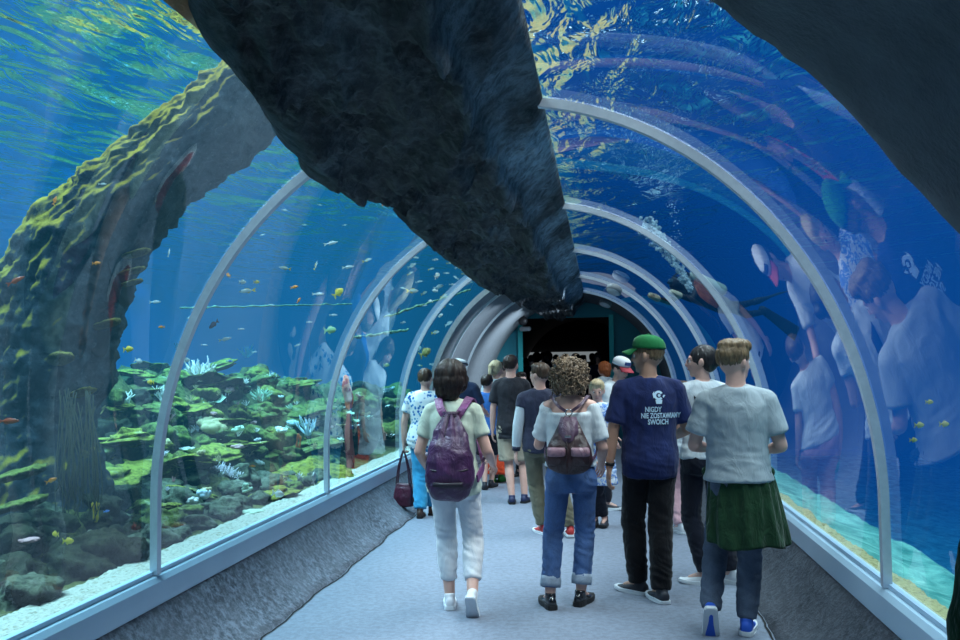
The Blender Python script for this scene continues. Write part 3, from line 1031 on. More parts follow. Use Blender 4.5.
def shelf_mesh(seed):
    bm = bmesh.new()
    pts = [V(-.05, 0, -.02), V(.05, 0, .0), V(.16, .01, .012), V(.25, 0, .03), V(.30, 0, .035)]
    add_loft(bm, catmull(pts, 4), [(lerp(.035, .06, math.sin(i / 16 * PI)), lerp(.07, .12, math.sin(i / 16 * PI))) for i in range(17)], 16, (0, 0, 1))
    for v in bm.verts: v.co += V(1, 1, 1) * (.018 * fbm(v.co * 22 + V(seed, 0, 0), 3))
    return bm_mesh(bm)
M_SHELF = m_reef('mustard_coral', (.34, .28, .08), (.12, .09, .03), (.45, .38, .2), .4, 8)
for i, (px, py, y, s, rz, lab) in enumerate(((134, 256, 5.9, .55, 0, 'topmost shelf coral sticking out of the right side of the trunk'),
        (131, 273, 5.8, .5, .2, 'second shelf coral down the right side of the trunk'), (131, 285, 5.75, .45, 0, 'third shelf coral down the right side of the trunk'),
        (104, 327, 5.62, .62, -.2, 'rusty brown shelf coral below the lower hollow of the trunk'),
        (58, 362, 5.58, .7, -.9, 'broad mustard shelf coral across the front of the trunk'),
        (75, 395, 5.58, .6, -.5, 'mustard shelf coral low on the front of the trunk'),
        (2, 478, 5.2, .8, .3, 'pale green plate coral at the left frame edge, upper of two'), (4, 508, 5.15, .8, .2, 'pale green plate coral at the left frame edge, lower of two'))):
    me = shelf_mesh(i)
    me.polygons.foreach_set('use_smooth', [True] * len(me.polygons))
    me.materials.append(M_SHELF)
    put(me, 'shelf_coral', at_y(px, py, y) if i > 5 else on_trunk(px - (8 if i < 4 else 0), py)[0], (s, s, s * .7), (0, -.15, rz), M_SHELF if i < 6 else M_MOSSROCK, lab, 'coral')

# ---- corals on the reef
bpy.context.view_layer.update()
RINV = [(o, o.matrix_world.inverted()) for o in REEF]
def hit_reef(px, py):
    v = ray(px, py); v.normalize()
    best = on_reef(px, py)
    bd = (best - CAM).length
    for o, mi in RINV:
        ok, loc, no, ix = o.ray_cast(mi @ CAM, (mi.to_3x3() @ v).normalized())
        if ok:
            w = o.matrix_world @ loc
            d = (w - CAM).length
            if d < bd: bd, best = d, w
    return best
M_WCORAL = m_plain('white_coral', (.92, .84, .80), .8)
M_LCORAL = m_plain('lilac_coral', (.84, .74, .80), .8)
M_BCORAL = m_plain('beige_coral', (.55, .42, .22), .85)
M_PCORAL = m_plain('pink_coral', (.62, .30, .30), .85)
M_GCORAL = m_plain('pale_green_coral', (.55, .66, .48), .85)
M_YCORAL = m_plain('yellow_sponge', (.70, .46, .04), .85)
M_OCORAL = m_plain('orange_sponge', (.68, .13, .03), .85)
M_BLUEC = m_plain('white_blue_coral', (.70, .78, .86), .8)
def branch_coral(seed, n=22, L=1.0, spread=1.1, r=.05):
    rd = random.Random(seed)
    bm = bmesh.new()
    def grow(p, d, l, rad, depth):
        q = p + d * l * .55 + V(rd.uniform(-.1, .1), rd.uniform(-.1, .1), .05) * l
        e = p + d * l + V(0, 0, .12 * l)
        add_tube(bm, [p, q, e], rad, 6, 3, r1=rad * .6)
        if depth > 0:
            for _ in range(rd.choice((2, 3))):
                nd = (d + V(rd.uniform(-.8, .8), rd.uniform(-.8, .8), rd.uniform(-.1, .6))).normalized()
                grow(p.lerp(e, rd.uniform(.5, .95)), nd, l * .55, rad * .75, depth - 1)
    for i in range(n):
        a = rd.uniform(0, 2 * PI); e = rd.uniform(.15, spread)
        d = V(math.cos(a) * math.sin(e), math.sin(a) * math.sin(e), math.cos(e))
        grow(V(rd.uniform(-.15, .15), rd.uniform(-.15, .15), -.1), d, L * rd.uniform(.55, .9), r, 1)
    return bm_mesh(bm, 'branch_coral')
def feather_coral(seed):
    rd = random.Random(seed)
    bm = bmesh.new()
    for i in range(70):
        t = i / 70
        base = V(lerp(-.7, .7, t), rd.uniform(-.18, .18), 0)
        a = rd.uniform(-1.2, 1.2); d = V(rd.uniform(-.35, .35), math.sin(a), abs(math.cos(a)) + .15).normalized()
        l = rd.uniform(.3, .52) * (1 - .4 * abs(2 * t - 1))
        add_tube(bm, [base, base + d * l * .6, base + d * l + V(0, 0, -.06)], .026, 5, 3, r1=.014)
    return bm_mesh(bm, 'feather_coral')
def lobed_coral(seed, n=16):
    rd = random.Random(seed)
    bm = bmesh.new()
    for i in range(n):
        a = 2.4 * i; r = .75 * math.sqrt((i + .5) / n)
        add_ell(bm, (r * math.cos(a), r * math.sin(a), .3 * (1 - r)), (.26, .26, .22), seg=12, rings=8)
    add_ell(bm, (0, 0, -.1), (.75, .75, .3))
    return fuse(bm, .05, 2)
def cup_coral(seed):
    bm = bmesh.new()
    prof = [(.12, -.3), (.22, 0), (.55, .28), (.95, .48), (.98, .52), (.9, .5), (.5, .32), (.2, .14), (.0, .1)]
    SEG = 40
    rings = []
    for r, z in prof:
        rings.append([bm.verts.new((r * math.cos(a) * (1 + .14 * r * math.sin(3 * a + seed)), r * math.sin(a) * (1 + .14 * r * math.cos(4 * a)), z + .12 * r * math.sin(5 * a + seed))) for a in [2 * PI * i / SEG for i in range(SEG)]])
    for a, b in zip(rings, rings[1:]):
        for i in range(SEG): bm.faces.new((a[i], a[(i + 1) % SEG], b[(i + 1) % SEG], b[i]))
    return bm_mesh(bm, 'cup_coral')
def tube_sponge(seed, n=3, L=1.0):
    rd = random.Random(seed)
    bm = bmesh.new()
    for i in range(n):
        b = V(rd.uniform(-.2, .2), rd.uniform(-.15, .15), -.1); l = L * rd.uniform(.6, 1)
        tip = b + V(rd.uniform(-.25, .25), rd.uniform(-.2, .2), l)
        add_tube(bm, [b, b.lerp(tip, .5) + V(rd.uniform(-.06, .06), 0, 0), tip], lambda t: .075 + .025 * math.sin(t * 9) + .02 * t, 10, 6)
    return bm_mesh(bm, 'tube_sponge')
def coral(me, px, py, size_px, mat, name, label, cat='coral', lift=.15, rot=(0, 0, 0), sc=(1, 1, 1)):
    p = hit_reef(px, py)
    s = size_px / 2 * (p - CAM).dot(_f) / F_PX
    if p.x + s > -2.05: p.x = -2.05 - s
    me.polygons.foreach_set('use_smooth', [True] * len(me.polygons))
    me.materials.append(mat)
    return put(me, name, p + V(0, 0, s * lift), (s * sc[0], s * sc[1], s * sc[2]), rot, mat, label, cat)
coral(branch_coral(1), 199, 382, 40, M_WCORAL, 'branching_coral', 'white branching coral on the reef top beside the first rib')
coral(branch_coral(2), 163, 402, 26, M_WCORAL, 'branching_coral', 'small white branching coral just right of the first rib')
coral(branch_coral(3), 120, 412, 36, M_WCORAL, 'branching_coral', 'white branching coral just left of the first rib')
coral(branch_coral(4), 271, 382, 18, M_WCORAL, 'branching_coral', 'small white branching coral high in the middle of the reef')
coral(branch_coral(5), 262, 402, 26, M_GCORAL, 'branching_coral', 'pale green branching coral high in the middle of the reef')
coral(branch_coral(14), 247, 358, 20, M_GCORAL, 'branching_coral', 'pale green branching coral on the crest of the reef')
coral(feather_coral(6), 226, 476, 46, M_LCORAL, 'feather_coral', 'large lilac feathery coral in the middle of the reef', rot=(.5, .45, .3))
coral(branch_coral(15, 14, .8, 1.3, .07), 197, 432, 20, M_LCORAL, 'branching_coral', 'lilac branching coral left of the beige lobed coral')
coral(lobed_coral(7), 213, 428, 36, M_BCORAL, 'lobed_coral', 'beige lobed mushroom coral in the middle of the reef', rot=(.3, .3, 0))
coral(lobed_coral(8, 10), 203, 496, 22, M_BLUEC, 'lobed_coral', 'white blue coral cluster low in the reef', sc=(.8, .8, 1.2))
coral(lobed_coral(9, 9), 186, 450, 18, M_WCORAL, 'lobed_coral', 'white lobed coral just right of the first rib', sc=(1, 1, .6))
coral(lobed_coral(10, 9), 292, 424, 14, M_BLUEC, 'lobed_coral', 'small white round coral near the second rib')
coral(branch_coral(11, 16), 308, 436, 32, M_BLUEC, 'branching_coral', 'pale blue bushy coral near the second rib')
coral(cup_coral(1), 213, 404, 24, M_GCORAL, 'cup_coral', 'pale green cup coral on the upper reef', rot=(.5, .2, 0))
coral(cup_coral(2), 128, 447, 34, M_YELROCK, 'cup_coral', 'yellow green cup coral left of the first rib', rot=(.5, .3, 0))
coral(cup_coral(4), 92, 414, 26, M_SHELF, 'cup_coral', 'mustard cup coral at the foot of the trunk', rot=(.6, .5, 0))
coral(cup_coral(3), 180, 470, 34, M_MOSSROCK, 'cup_coral', 'mossy cup coral right of the first rib', rot=(.3, .3, 0))
coral(lobed_coral(12, 12), 28, 542, 26, M_PCORAL, 'lobed_coral', 'pink coral cushion low at the left frame edge', sc=(1, 1, .5))
coral(tube_sponge(13, 3), 98, 522, 30, M_YCORAL, 'tube_sponge', 'yellow tube sponge on the bed left of the first rib', 'sponge', sc=(1, 1, 1.4))
coral(tube_sponge(14, 2), 298, 448, 24, M_OCORAL, 'tube_sponge', 'orange forked tube sponge near the second rib', 'sponge', sc=(1, 1, 1.3))
coral(tube_sponge(16, 4, .8), 243, 492, 30, M_GCORAL, 'tube_sponge', 'pale green tube sponge low in the middle of the reef', 'sponge', rot=(0, .9, 0))
coral(branch_coral(17, 14, .9, .8, .06), 180, 355, 24, M_DARKREEF, 'branching_coral', 'dark branching coral on the crest beside the first rib')
coral(lobed_coral(21, 12), 252, 515, 28, M_GCORAL, 'lobed_coral', 'green cushion coral low in the middle of the reef', sc=(1, 1, .6))
coral(lobed_coral(22, 10), 238, 448, 20, M_PCORAL, 'lobed_coral', 'dull pink cushion coral right of the beige lobed coral', sc=(1, 1, .6))
coral(lobed_coral(23, 10), 170, 508, 26, M_YELROCK, 'lobed_coral', 'yellow green cushion coral low beside the first rib', sc=(1, 1, .6))
# small sprigs all over the reef
SPR = [branch_coral(40, 9, .9, 1.2, .06), lobed_coral(41, 7), branch_coral(42, 12, .8, 1.4, .05), cup_coral(5)]
for me in SPR:
    me.polygons.foreach_set('use_smooth', [True] * len(me.polygons)); me.materials.append(M_WCORAL)
for i in range(84):
    bay = i % 4
    if bay < 3: px, py = rr.uniform(160, 322), rr.uniform(378, 505)
    else: px, py = rr.uniform(330, 398), rr.uniform(385, 450)
    p = hit_reef(px, py)
    if p.x > -2.3: continue
    q = rr.choice(((M_WCORAL, 'white'), (M_BCORAL, 'beige'), (M_PCORAL, 'pink'), (M_GCORAL, 'pale green'), (M_LCORAL, 'lilac')))
    sz = rr.uniform(.035, .085)
    wh = 'between the first and second ribs' if bay < 3 else 'between the second and third ribs'
    put(SPR[i % 4], 'coral_sprig', p + V(0, 0, sz * .2), sz, (rr.uniform(-.3, .3), rr.uniform(-.3, .3), rr.uniform(0, 6)), q[0], 'tiny ' + q[1] + ' coral sprig dotted on the reef ' + wh, 'coral', 'tiny ' + q[1] + ' sprigs ' + wh)
# tall red whips
def whip(px0, py0, px1, py1, x, r0, mat, label):
    a, b = at_x(px0, py0, x), at_x(px1, py1, x)
    bm = bmesh.new()
    P = [a, a.lerp(b, .3) + V(0, .03, 0), a.lerp(b, .65) - V(0, .03, 0), b]
    add_tube(bm, P, lambda t: r0 * (.55 + .6 * math.sin(PI * min(1, t * .9 + .1))) * (1 + .12 * noise.noise(V(t * 20, r0, 0))), 10, 8)
    tag(link('sea_whip', bm_mesh(bm), mat), label, 'coral')
whip(349, 408, 346, 376, -2.35, .05, m_plain('red_whip', (.75, .13, .05), .8), 'orange red sea whip standing by the second rib')
whip(350, 478, 349, 414, -2.35, .045, m_plain('dark_red_whip', (.30, .05, .05), .8), 'dark red sea whip rooted by the second rib')

# algae covered ropes across the tank
M_ROPE = m_reef('algae_rope', (.42, .55, .30), (.14, .22, .12), (.5, .6, .4), .4, 9)
def rope(pa, pb, ya, yb, r, label, sag=.0):
    a, b = at_y(*pa, ya), at_y(*pb, yb)
    bm = bmesh.new()
    P = [a.lerp(b, i / 40) - V(0, 0, sag * math.sin(PI * i / 40)) + V(0, 0, .02 * fbm(V(i * .5, ya, 0), 3)) for i in range(41)]
    add_tube(bm, P, lambda t: r * (1 + .8 * fbm(V(t * 30, ya, 2), 3)), 8)
    tag(link('rope', bm_mesh(bm), M_ROPE), label, 'rope')
rope((180, 308), (352, 304), 11.0, 13.5, .010, 'thin algae covered rope strung across the left tank behind the first bay')
rope((352, 338), (408, 330), 11.5, 14.5, .018, 'thick shaggy rope crossing behind the second rib')
rope((384, 317), (470, 290), 12.5, 16.0, .014, 'yellowish shaggy rope between the second and third ribs')

# ================================================================== fish
def fish_parts(kind):
    """body along +X, 1 unit long; returns [(name, mesh, matindex)]"""
    bm = bmesh.new()
    H = {'slim': .13, 'deep': .30, 'mid': .19}[kind]
    prof = [(-.5, .02), (-.46, .25), (-.38, .55), (-.25, .85), (-.08, 1), (.1, .93), (.26, .62), (.38, .32), (.44, .24)]
    add_loft(bm, catmull([V(-x, 0, 0) for x, _ in prof], 3), [(H * h, H * .42 * h) for h in [interp(i / 3, list(enumerate([p[1] for p in prof]))) for i in range(3 * (len(prof) - 1) + 1)]], 14, (0, 0, 1))
    body = bm_mesh(bm)
    def fin(poly, th=.012):
        bm = bmesh.new()
        a = [bm.verts.new((x, -th / 2, z)) for x, z in poly]; b = [bm.verts.new((x, th / 2, z)) for x, z in poly]
        n = len(poly)
        bm.faces.new(a); bm.faces.new(b[::-1])
        for i in range(n): bm.faces.new((a[i], b[i], b[(i + 1) % n], a[(i + 1) % n]))
        return bm_mesh(bm)
    tail = fin([(-.40, H * .2), (-.62, H * 1.0), (-.70, H * 1.05), (-.60, 0), (-.70, -H * 1.05), (-.62, -H * 1.0), (-.40, -H * .2)])
    dors = fin([(.18, H * .82), (.05, H * 1.35), (-.18, H * 1.25), (-.34, H * .5), (-.1, H * .7)])
    anal = fin([(-.02, -H * .85), (-.14, -H * 1.3), (-.28, -H * 1.0), (-.34, -H * .45), (-.15, -H * .6)])
    return [('body', body), ('tail_fin', tail), ('dorsal_fin', dors), ('anal_fin', anal)]
def fish_mat(name, a, b):
    g = G(name)
    sep = g.n('SeparateXYZ', Vector=g.coord('Object'))
    c = g.mix(g.ramp(sep.outputs['Z'], [(0.0, 0), (.12, 1)]), a, b)
    return g.bsdf(c, .35, spec=.6)
FK = {
    'silver': ('slim', fish_mat('fish_silver', (.62, .74, .78), (.34, .48, .55)), m_plain('fin_silver', (.55, .66, .62), .5)),
    'yellowtail': ('slim', fish_mat('fish_yellowtail', (.55, .70, .70), (.30, .48, .52)), m_plain('fin_yellow', (.80, .62, .08), .5)),
    'orange': ('mid', fish_mat('fish_orange', (.95, .38, .06), (.85, .25, .03)), m_plain('fin_orange', (.9, .35, .06), .5)),
    'yellow': ('deep', fish_mat('fish_yellow', (.85, .70, .08), (.75, .55, .05)), m_plain('fin_yellow2', (.8, .65, .1), .5)),
    'green': ('deep', fish_mat('fish_green', (.42, .68, .35), (.25, .5, .28)), m_plain('fin_green', (.5, .7, .4), .5)),
    'white': ('deep', fish_mat('fish_white', (.80, .86, .84), (.6, .7, .7)), m_plain('fin_white', (.8, .85, .8), .5)),
    'dark': ('mid', fish_mat('fish_dark', (.03, .05, .08), (.015, .02, .04)), m_plain('fin_dark', (.02, .03, .05), .5)),
    'olive': ('deep', fish_mat('fish_olive', (.50, .48, .14), (.38, .36, .10)), m_plain('fin_olive', (.45, .42, .14), .5)),
    'red': ('slim', fish_mat('fish_red', (.55, .12, .05), (.40, .07, .03)), m_plain('fin_red', (.5, .1, .05), .5)),
    'blue': ('mid', fish_mat('fish_blue', (.06, .25, .75), (.03, .12, .5)), m_plain('fin_blue', (.1, .3, .8), .5)),
}
FISH0 = {}
M_EYE = m_plain('eye_black', (.01, .01, .01), .2)
bm = bmesh.new()
add_ell(bm, (.36, .0, .05), (.03, .085, .03), seg=8, rings=6)
eye_me = bm_mesh(bm)
fcount = {}
def fish(kind, px, py, dist, len_px, yaw, pitch, label, group=None):
    """dist: how far behind the pane the fish swims (m)"""
    v = ray(px, py); v.normalize()
    t = .5
    while t < 40:
        p = CAM + v * t
        e = (math.hypot(p.x, (p.z - ZC) * FL) - R) if p.z > ZC else abs(p.x) - R
        if e > 0: break
        t += .02
    p = CAM + v * (t + dist)
    L = len_px * (p - CAM).dot(_f) / F_PX / max(.4, math.hypot(math.cos(yaw) * math.cos(pitch), math.sin(pitch)))
    fk, mb, mf = FK[kind]
    if kind not in FISH0:
        ps = fish_parts(fk)
        root = link('fish', ps[0][1], mb)
        for nm, me in ps[1:]: link(nm, me, mf, root, smooth=False)
        link('eye', eye_me.copy(), M_EYE, root)
        FISH0[kind] = root
        o = root
    else:
        o = FISH0[kind].copy(); COL.objects.link(o)
        for ch in FISH0[kind].children:
            c = ch.copy(); COL.objects.link(c); c.parent = o
    o.location = p; o.scale = (L / 1.15,) * 3
    o.rotation_euler = (0, -pitch, yaw)
    for kx in ('group',):
        if kx in o: del o[kx]
    tag(o, label, 'fish', group)
    return o
S = .9
FISH = [
 ('orange', 55, 200, 1.5, 9, 1.2, 1.2, 'small orange fish swimming steeply left of the trunk top'),
 ('orange', 97, 263, .6, 9, 0, .1, 'orange fish in front of the mossy trunk'),
 ('red', 17, 280, .7, 17, .4, .5, 'rusty red fish in front of the trunk at the left frame edge'),
 ('silver', 103, 184, 1.2, 8, .2, 0, 'small pale fish on the upper edge of the trunk'),
 ('silver', 169, 252, 1.6, 9, 1.3, 1.3, 'silver fish swimming steeply just left of the first rib'),
 ('silver', 156, 302, 1.5, 12, 0, 0, 'silver fish level with the lower hollow of the trunk'),
 ('orange', 161, 327, 1.2, 7, 3.1, 0, 'small orange fish right of the trunk by the first rib'),
 ('yellow', 129, 349, 1.2, 10, .2, .1, 'yellow fish right of the trunk, below the shelf corals'),
 ('white', 139, 361, 1.5, 8, .2, -.3, 'pale green white fish right of the trunk below the yellow fish'),
 ('white', 187, 360, 1.4, 7, .2, 0, 'white fish over the reef crest right of the first rib'),
 ('yellow', 150, 382, 1.0, 8, 3.0, 0, 'yellow fish at the reef top just left of the first rib'),
 ('orange', 52, 480, .5, 11, .3, .4, 'orange fish low in front of the trunk foot'),
 ('blue', 107, 511, .7, 6, .2, .2, 'bright blue fish beside the yellow tube sponge'),
 ('yellow', 69, 541, .4, 11, .2, 0, 'yellow fish among the dark boulders, right of two'),
 ('yellow', 55, 534, .4, 9, 2.8, 0, 'yellow fish among the dark boulders, left of two'),
 ('green', 99, 597, .1, 7, 1.2, .9, 'green fish low against the pane near the gravel'),
 ('red', 10, 421, .3, 23, 0, .02, 'long thin red fish at the left frame edge'),
 ('orange', 253, 466, .5, 6, .2, 0, 'orange fish beside the lilac feathery coral'),
 ('white', 314, 477, .15, 12, 1.3, 1.3, 'white striped fish swimming upright by the second rib'),
 ('white', 279, 494, .3, 12, .2, -.2, 'white fish low over the gravel near the second rib'),
 ('blue', 230, 361, 1.6, 6, .3, 0, 'small blue fish over the reef crest'),
 ('orange', 384, 203, 1.0, 6, 1.0, .9, 'small orange fish close under the rock beam'),
 ('silver', 332, 243, 1.5, 14, .2, .2, 'silver fish high in the bay between the first and second ribs'),
 ('yellowtail', 368, 260, 1.6, 10, .2, .3, 'yellow tailed fish near the top of the second rib'),
 ('yellowtail', 284, 268, 1.2, 12, 3.3, .2, 'yellow tailed fish upper middle of the bay before the second rib'),
 ('yellowtail', 316, 265, 1.4, 9, 1.3, 1.0, 'yellow tailed fish swimming steeply before the second rib'),
 ('silver', 349, 267, 1.5, 12, .1, .1, 'silver fish left of the second rib near its bend'),
 ('orange', 228, 275, 1.0, 8, 2.4, .3, 'orange fish right of the first rib near its bend'),
 ('white', 243, 282, 1.3, 7, .2, 0, 'white fish right of the orange fish at the first rib'),
 ('yellow', 257, 282, 1.3, 6, .2, 0, 'tiny yellow fish right of the white fish'),
 ('orange', 295, 287, 1.4, 8, .1, .2, 'orange fish in the middle of the bay, upper of two'),
 ('orange', 299, 300, 1.4, 6, 1.0, .9, 'orange fish in the middle of the bay, lower of two'),
 ('yellowtail', 246, 291, 1.0, 17, 3.2, -.1, 'large silver fish with yellow tail right of the first rib'),
 ('orange', 210, 296, 1.0, 6, .2, .1, 'tiny orange fish close to the first rib'),
 ('silver', 319, 294, 1.4, 12, .1, 0, 'silver fish just above the thin rope'),
 ('yellow', 339, 292, 1.3, 12, .3, .7, 'yellow fish tilted upward left of the second rib'),
 ('dark', 213, 325, .9, 13, 2.9, -.6, 'dark fish tilted downward right of the first rib'),
 ('green', 331, 330, 1.2, 12, .2, .1, 'green fish just left of the second rib'),
 ('silver', 334, 315, 1.3, 8, .3, 0, 'small silver fish above the green fish'),
 ('silver', 226, 339, 1.2, 13, .1, .2, 'silver fish above the reef crest right of the first rib'),
 ('silver', 242, 329, 1.5, 7, .1, .0, 'small silver fish below the thin rope'),
 ('olive', 426, 352, .9, 12, .6, .5, 'large olive yellow fish right of the third rib'),
 ('green', 387, 365, 1.0, 6, .2, 0, 'small green fish left of the third rib near its foot'),
 ('dark', 399, 310, 1.5, 6, 1.0, .8, 'small dark fish left of the third rib near its bend'),
]
for f in FISH: fish(*f)
SH = [(187, 232, 12), (180, 260, 9), (270, 212, 9), (255, 245, 9), (212, 290, 10), (190, 323, 13), (152, 313, 8), (265, 322, 7), (282, 308, 12), (355, 210, 9), (350, 235, 10), (365, 245, 9), (385, 250, 8), (375, 262, 9), (340, 275, 8), (390, 292, 11), (380, 297, 8), (295, 375, 6), (322, 372, 6), (288, 410, 6), (318, 438, 11), (270, 470, 8), (232, 375, 6), (210, 527, 6), (155, 435, 5), (210, 588, 7), (260, 585, 6), (300, 340, 9), (330, 300, 8), (230, 330, 7), (310, 260, 7), (250, 360, 6), (200, 205, 8), (320, 225, 7), (350, 320, 6), (275, 268, 7)]
for i, (x, y, l) in enumerate(SH):
    kd = ('silver', 'yellowtail', 'silver', 'white')[i % 4] if l < 9 else ('silver', 'yellowtail')[i % 2]
    cn = {'silver': 'slim silver', 'yellowtail': 'slim yellow tailed', 'white': 'small white'}[kd]
    fish(kd, 360 + x / 3.556, 200 + y / 3.556, rr.uniform(.8, 2.6), l / 1.0 * (.72 if l > 8 else .85), rr.choice((.2, .3, 2.9, .1, 1.0)), rr.uniform(-.2, .7), cn + ' fish of the shoal around the third rib', cn + ' fish of the shoal')
for (px, py, l) in ((285, 210, 6), (305, 225, 5), (262, 235, 6), (235, 250, 5), (272, 305, 6), (310, 322, 6), (205, 345, 6), (190, 318, 5), (298, 345, 6), (255, 352, 5), (320, 205, 5), (345, 225, 5)):
    fish('silver', px, py, rr.uniform(1.5, 3.5), l, rr.choice((.2, .4, 2.8)), rr.uniform(-.2, .4), 'tiny silver fish scattered in the blue behind the first bay', 'tiny silver fish behind the first bay')
# small dim fish low in the right tank
for (px, py, l) in ((920, 425, 10), (945, 424, 10), (930, 402, 8), (914, 440, 8)):
    fish('olive', px, py, .9, l, .1, 0, 'dim olive fish low in the right tank beyond the nearest rib', 'dim fish low in the right tank')
# ================================================================== people
from mathutils.bvhtree import BVHTree
SKIN = m_skin('skin', (.64, .38, .31))
SKIN2 = m_skin('skin_tanned', (.47, .27, .19))
M_EYEW = m_plain('eye_white', (.75, .75, .74), .25)
M_IRIS = m_plain('iris', (.05, .035, .025), .2)
M_LIP = m_plain('lips', (.42, .16, .15), .5)

def ik(a, b, l1, l2, pole):
    d = b - a
    L = d.length
    if L > (l1 + l2) * .999:
        b = a + d * ((l1 + l2) * .999 / L); d = b - a; L = d.length
    x = (l1 * l1 - l2 * l2 + L * L) / (2 * L)
    h = math.sqrt(max(0, l1 * l1 - x * x))
    u = d / L
    p = (pole - u * pole.dot(u)).normalized()
    return a + u * x + p * h, b

TORSO_M = [(.80, .150, .108, -.004), (.88, .164, .118, -.012), (.96, .160, .110, -.008), (1.06, .150, .102, 0), (1.18, .160, .108, .002), (1.28, .178, .112, 0), (1.35, .182, .100, -.006), (1.405, .130, .078, -.012), (1.445, .072, .062, -.014)]
TORSO_F = [(.80, .160, .110, -.006), (.88, .172, .122, -.014), (.96, .158, .110, -.008), (1.06, .132, .094, 0), (1.18, .142, .104, .006), (1.28, .155, .106, .004), (1.35, .156, .094, -.006), (1.405, .112, .072, -.012), (1.445, .064, .056, -.014)]

class Person: pass

def head_shape(bm, M, f=1.0, ear=True):
    """skull, face, nose, ears in head space (face +Y, centre of the head at 0)"""
    def E(c, r, rot=None):
        m = M @ Matrix.Translation(Vector(c)) @ (rot.to_matrix().to_4x4() if rot else Matrix()) @ Matrix.Diagonal((r[0], r[1], r[2], 1))
        bmesh.ops.create_uvsphere(bm, u_segments=20, v_segments=14, radius=1, matrix=m)
    E((0, -.014, .022), (.075, .094, .094))
    E((0, .022, -.012), (.063, .066, .078))
    E((0, .030, -.060), (.050, .052, .044))
    E((0, .062, -.086), (.022, .020, .018))
    E((0, .074, .030), (.052, .014, .014))           # brow
    E((.030, .066, -.022), (.020, .016, .017)); E((-.030, .066, -.022), (.020, .016, .017))
    E((0, .090, -.002), (.010, .016, .026), Euler((-.35, 0, 0)))
    E((0, .101, -.020), (.016, .015, .012))
    E((0, .082, -.048), (.024, .011, .013))
    if ear:
        for s in (-1, 1): E((s * .079, -.008, -.004), (.010, .018, .031), Euler((.15, 0, s * .35)))

def finger_set(bm, wrist, d, n, side, L, curl):
    """five bent fingers; d along the hand, n palm normal, side: direction of the thumb"""
    for i, (off, ln) in enumerate(((.030, .072), (.010, .080), (-.010, .074), (-.029, .058))):
        p = wrist + d * (.086 * L) + side * (off * L)
        dirs = []
        a = curl * (.7 + .12 * i)
        cur = p - d * .012 * L
        pts = [cur]
        for k, fr in enumerate((.45, .32, .23)):
            ang = a * (.45 + k * .9)
            v = (d * math.cos(ang) + n * math.sin(ang))
            cur = cur + v * (ln * fr * L + (.012 * L if k == 0 else 0)); pts.append(cur)
        add_tube(bm, pts, .0088 * L, 7, 2, r1=.0066 * L)
    p = wrist + d * (.028 * L) + side * (.026 * L)
    t1 = p + (d * .6 + side * .75 + n * .25).normalized() * (.042 * L)
    t2 = t1 + (d * .9 + side * .2 + n * .45).normalized() * (.034 * L)
    add_tube(bm, [p - side * .008, p.lerp(t1, .6), t1, t2], .0112 * L, 7, 2, r1=.008 * L)

def shoe_mesh(bm, L=.27, w=.094, boot=0.0):
    """ankle at the origin, toe +Y, ground at z=-.075"""
    k = L / .27
    P = [(-.070, .026, .030, -.030), (-.055, .034, .042, -.030), (-.02, .037, .047, -.030), (.03, .038, .040, -.036), (.08, .044, .030, -.046), (.12, .046, .025, -.052), (.155, .042, .020, -.055), (.185, .026, .014, -.058)]
    add_loft(bm, [V(0, y * k, z) for y, a, b, z in P], [(a * w / .094, b) for y, a, b, z in P], 18, (1, 0, 0), bulge=.008)
    add_loft(bm, [V(0, -.012, -.03), V(0, -.012, .012), V(0, -.010, .028 + boot)], [(.038, .046), (.038, .044), (.036, .041)], 16, (1, 0, 0), bulge=.0)

def sole_mesh(L=.27, w=.098, th=.022, heel=0.0):
    k = L / .27
    out = []
    prof = [(-.078, .022), (-.066, .036), (-.03, .041), (.02, .039), (.08, .047), (.125, .049), (.165, .042), (.19, .024)]
    pts = [(a * w / .098, y * k) for y, a in prof] + [(-a * w / .098, y * k) for y, a in reversed(prof)]
    bm = bmesh.new()
    def zz(y): return .012 * smoothstep(.12 * k, .19 * k, y)
    a = [bm.verts.new((x, y, -.075 + zz(y))) for x, y in pts]
    b = [bm.verts.new((x, y, -.075 + th + zz(y) + (heel if y < -.01 else 0))) for x, y in pts]
    n = len(pts)
    bm.faces.new(a[::-1]); bm.faces.new(b)
    for i in range(n): bm.faces.new((a[i], a[(i + 1) % n], b[(i + 1) % n], b[i]))
    bmesh.ops.bevel(bm, geom=[e for e in bm.edges if not e.is_boundary and abs(e.verts[0].co.z - e.verts[1].co.z) < .02], offset=.004, segments=2, affect='EDGES')
    return bm_mesh(bm)

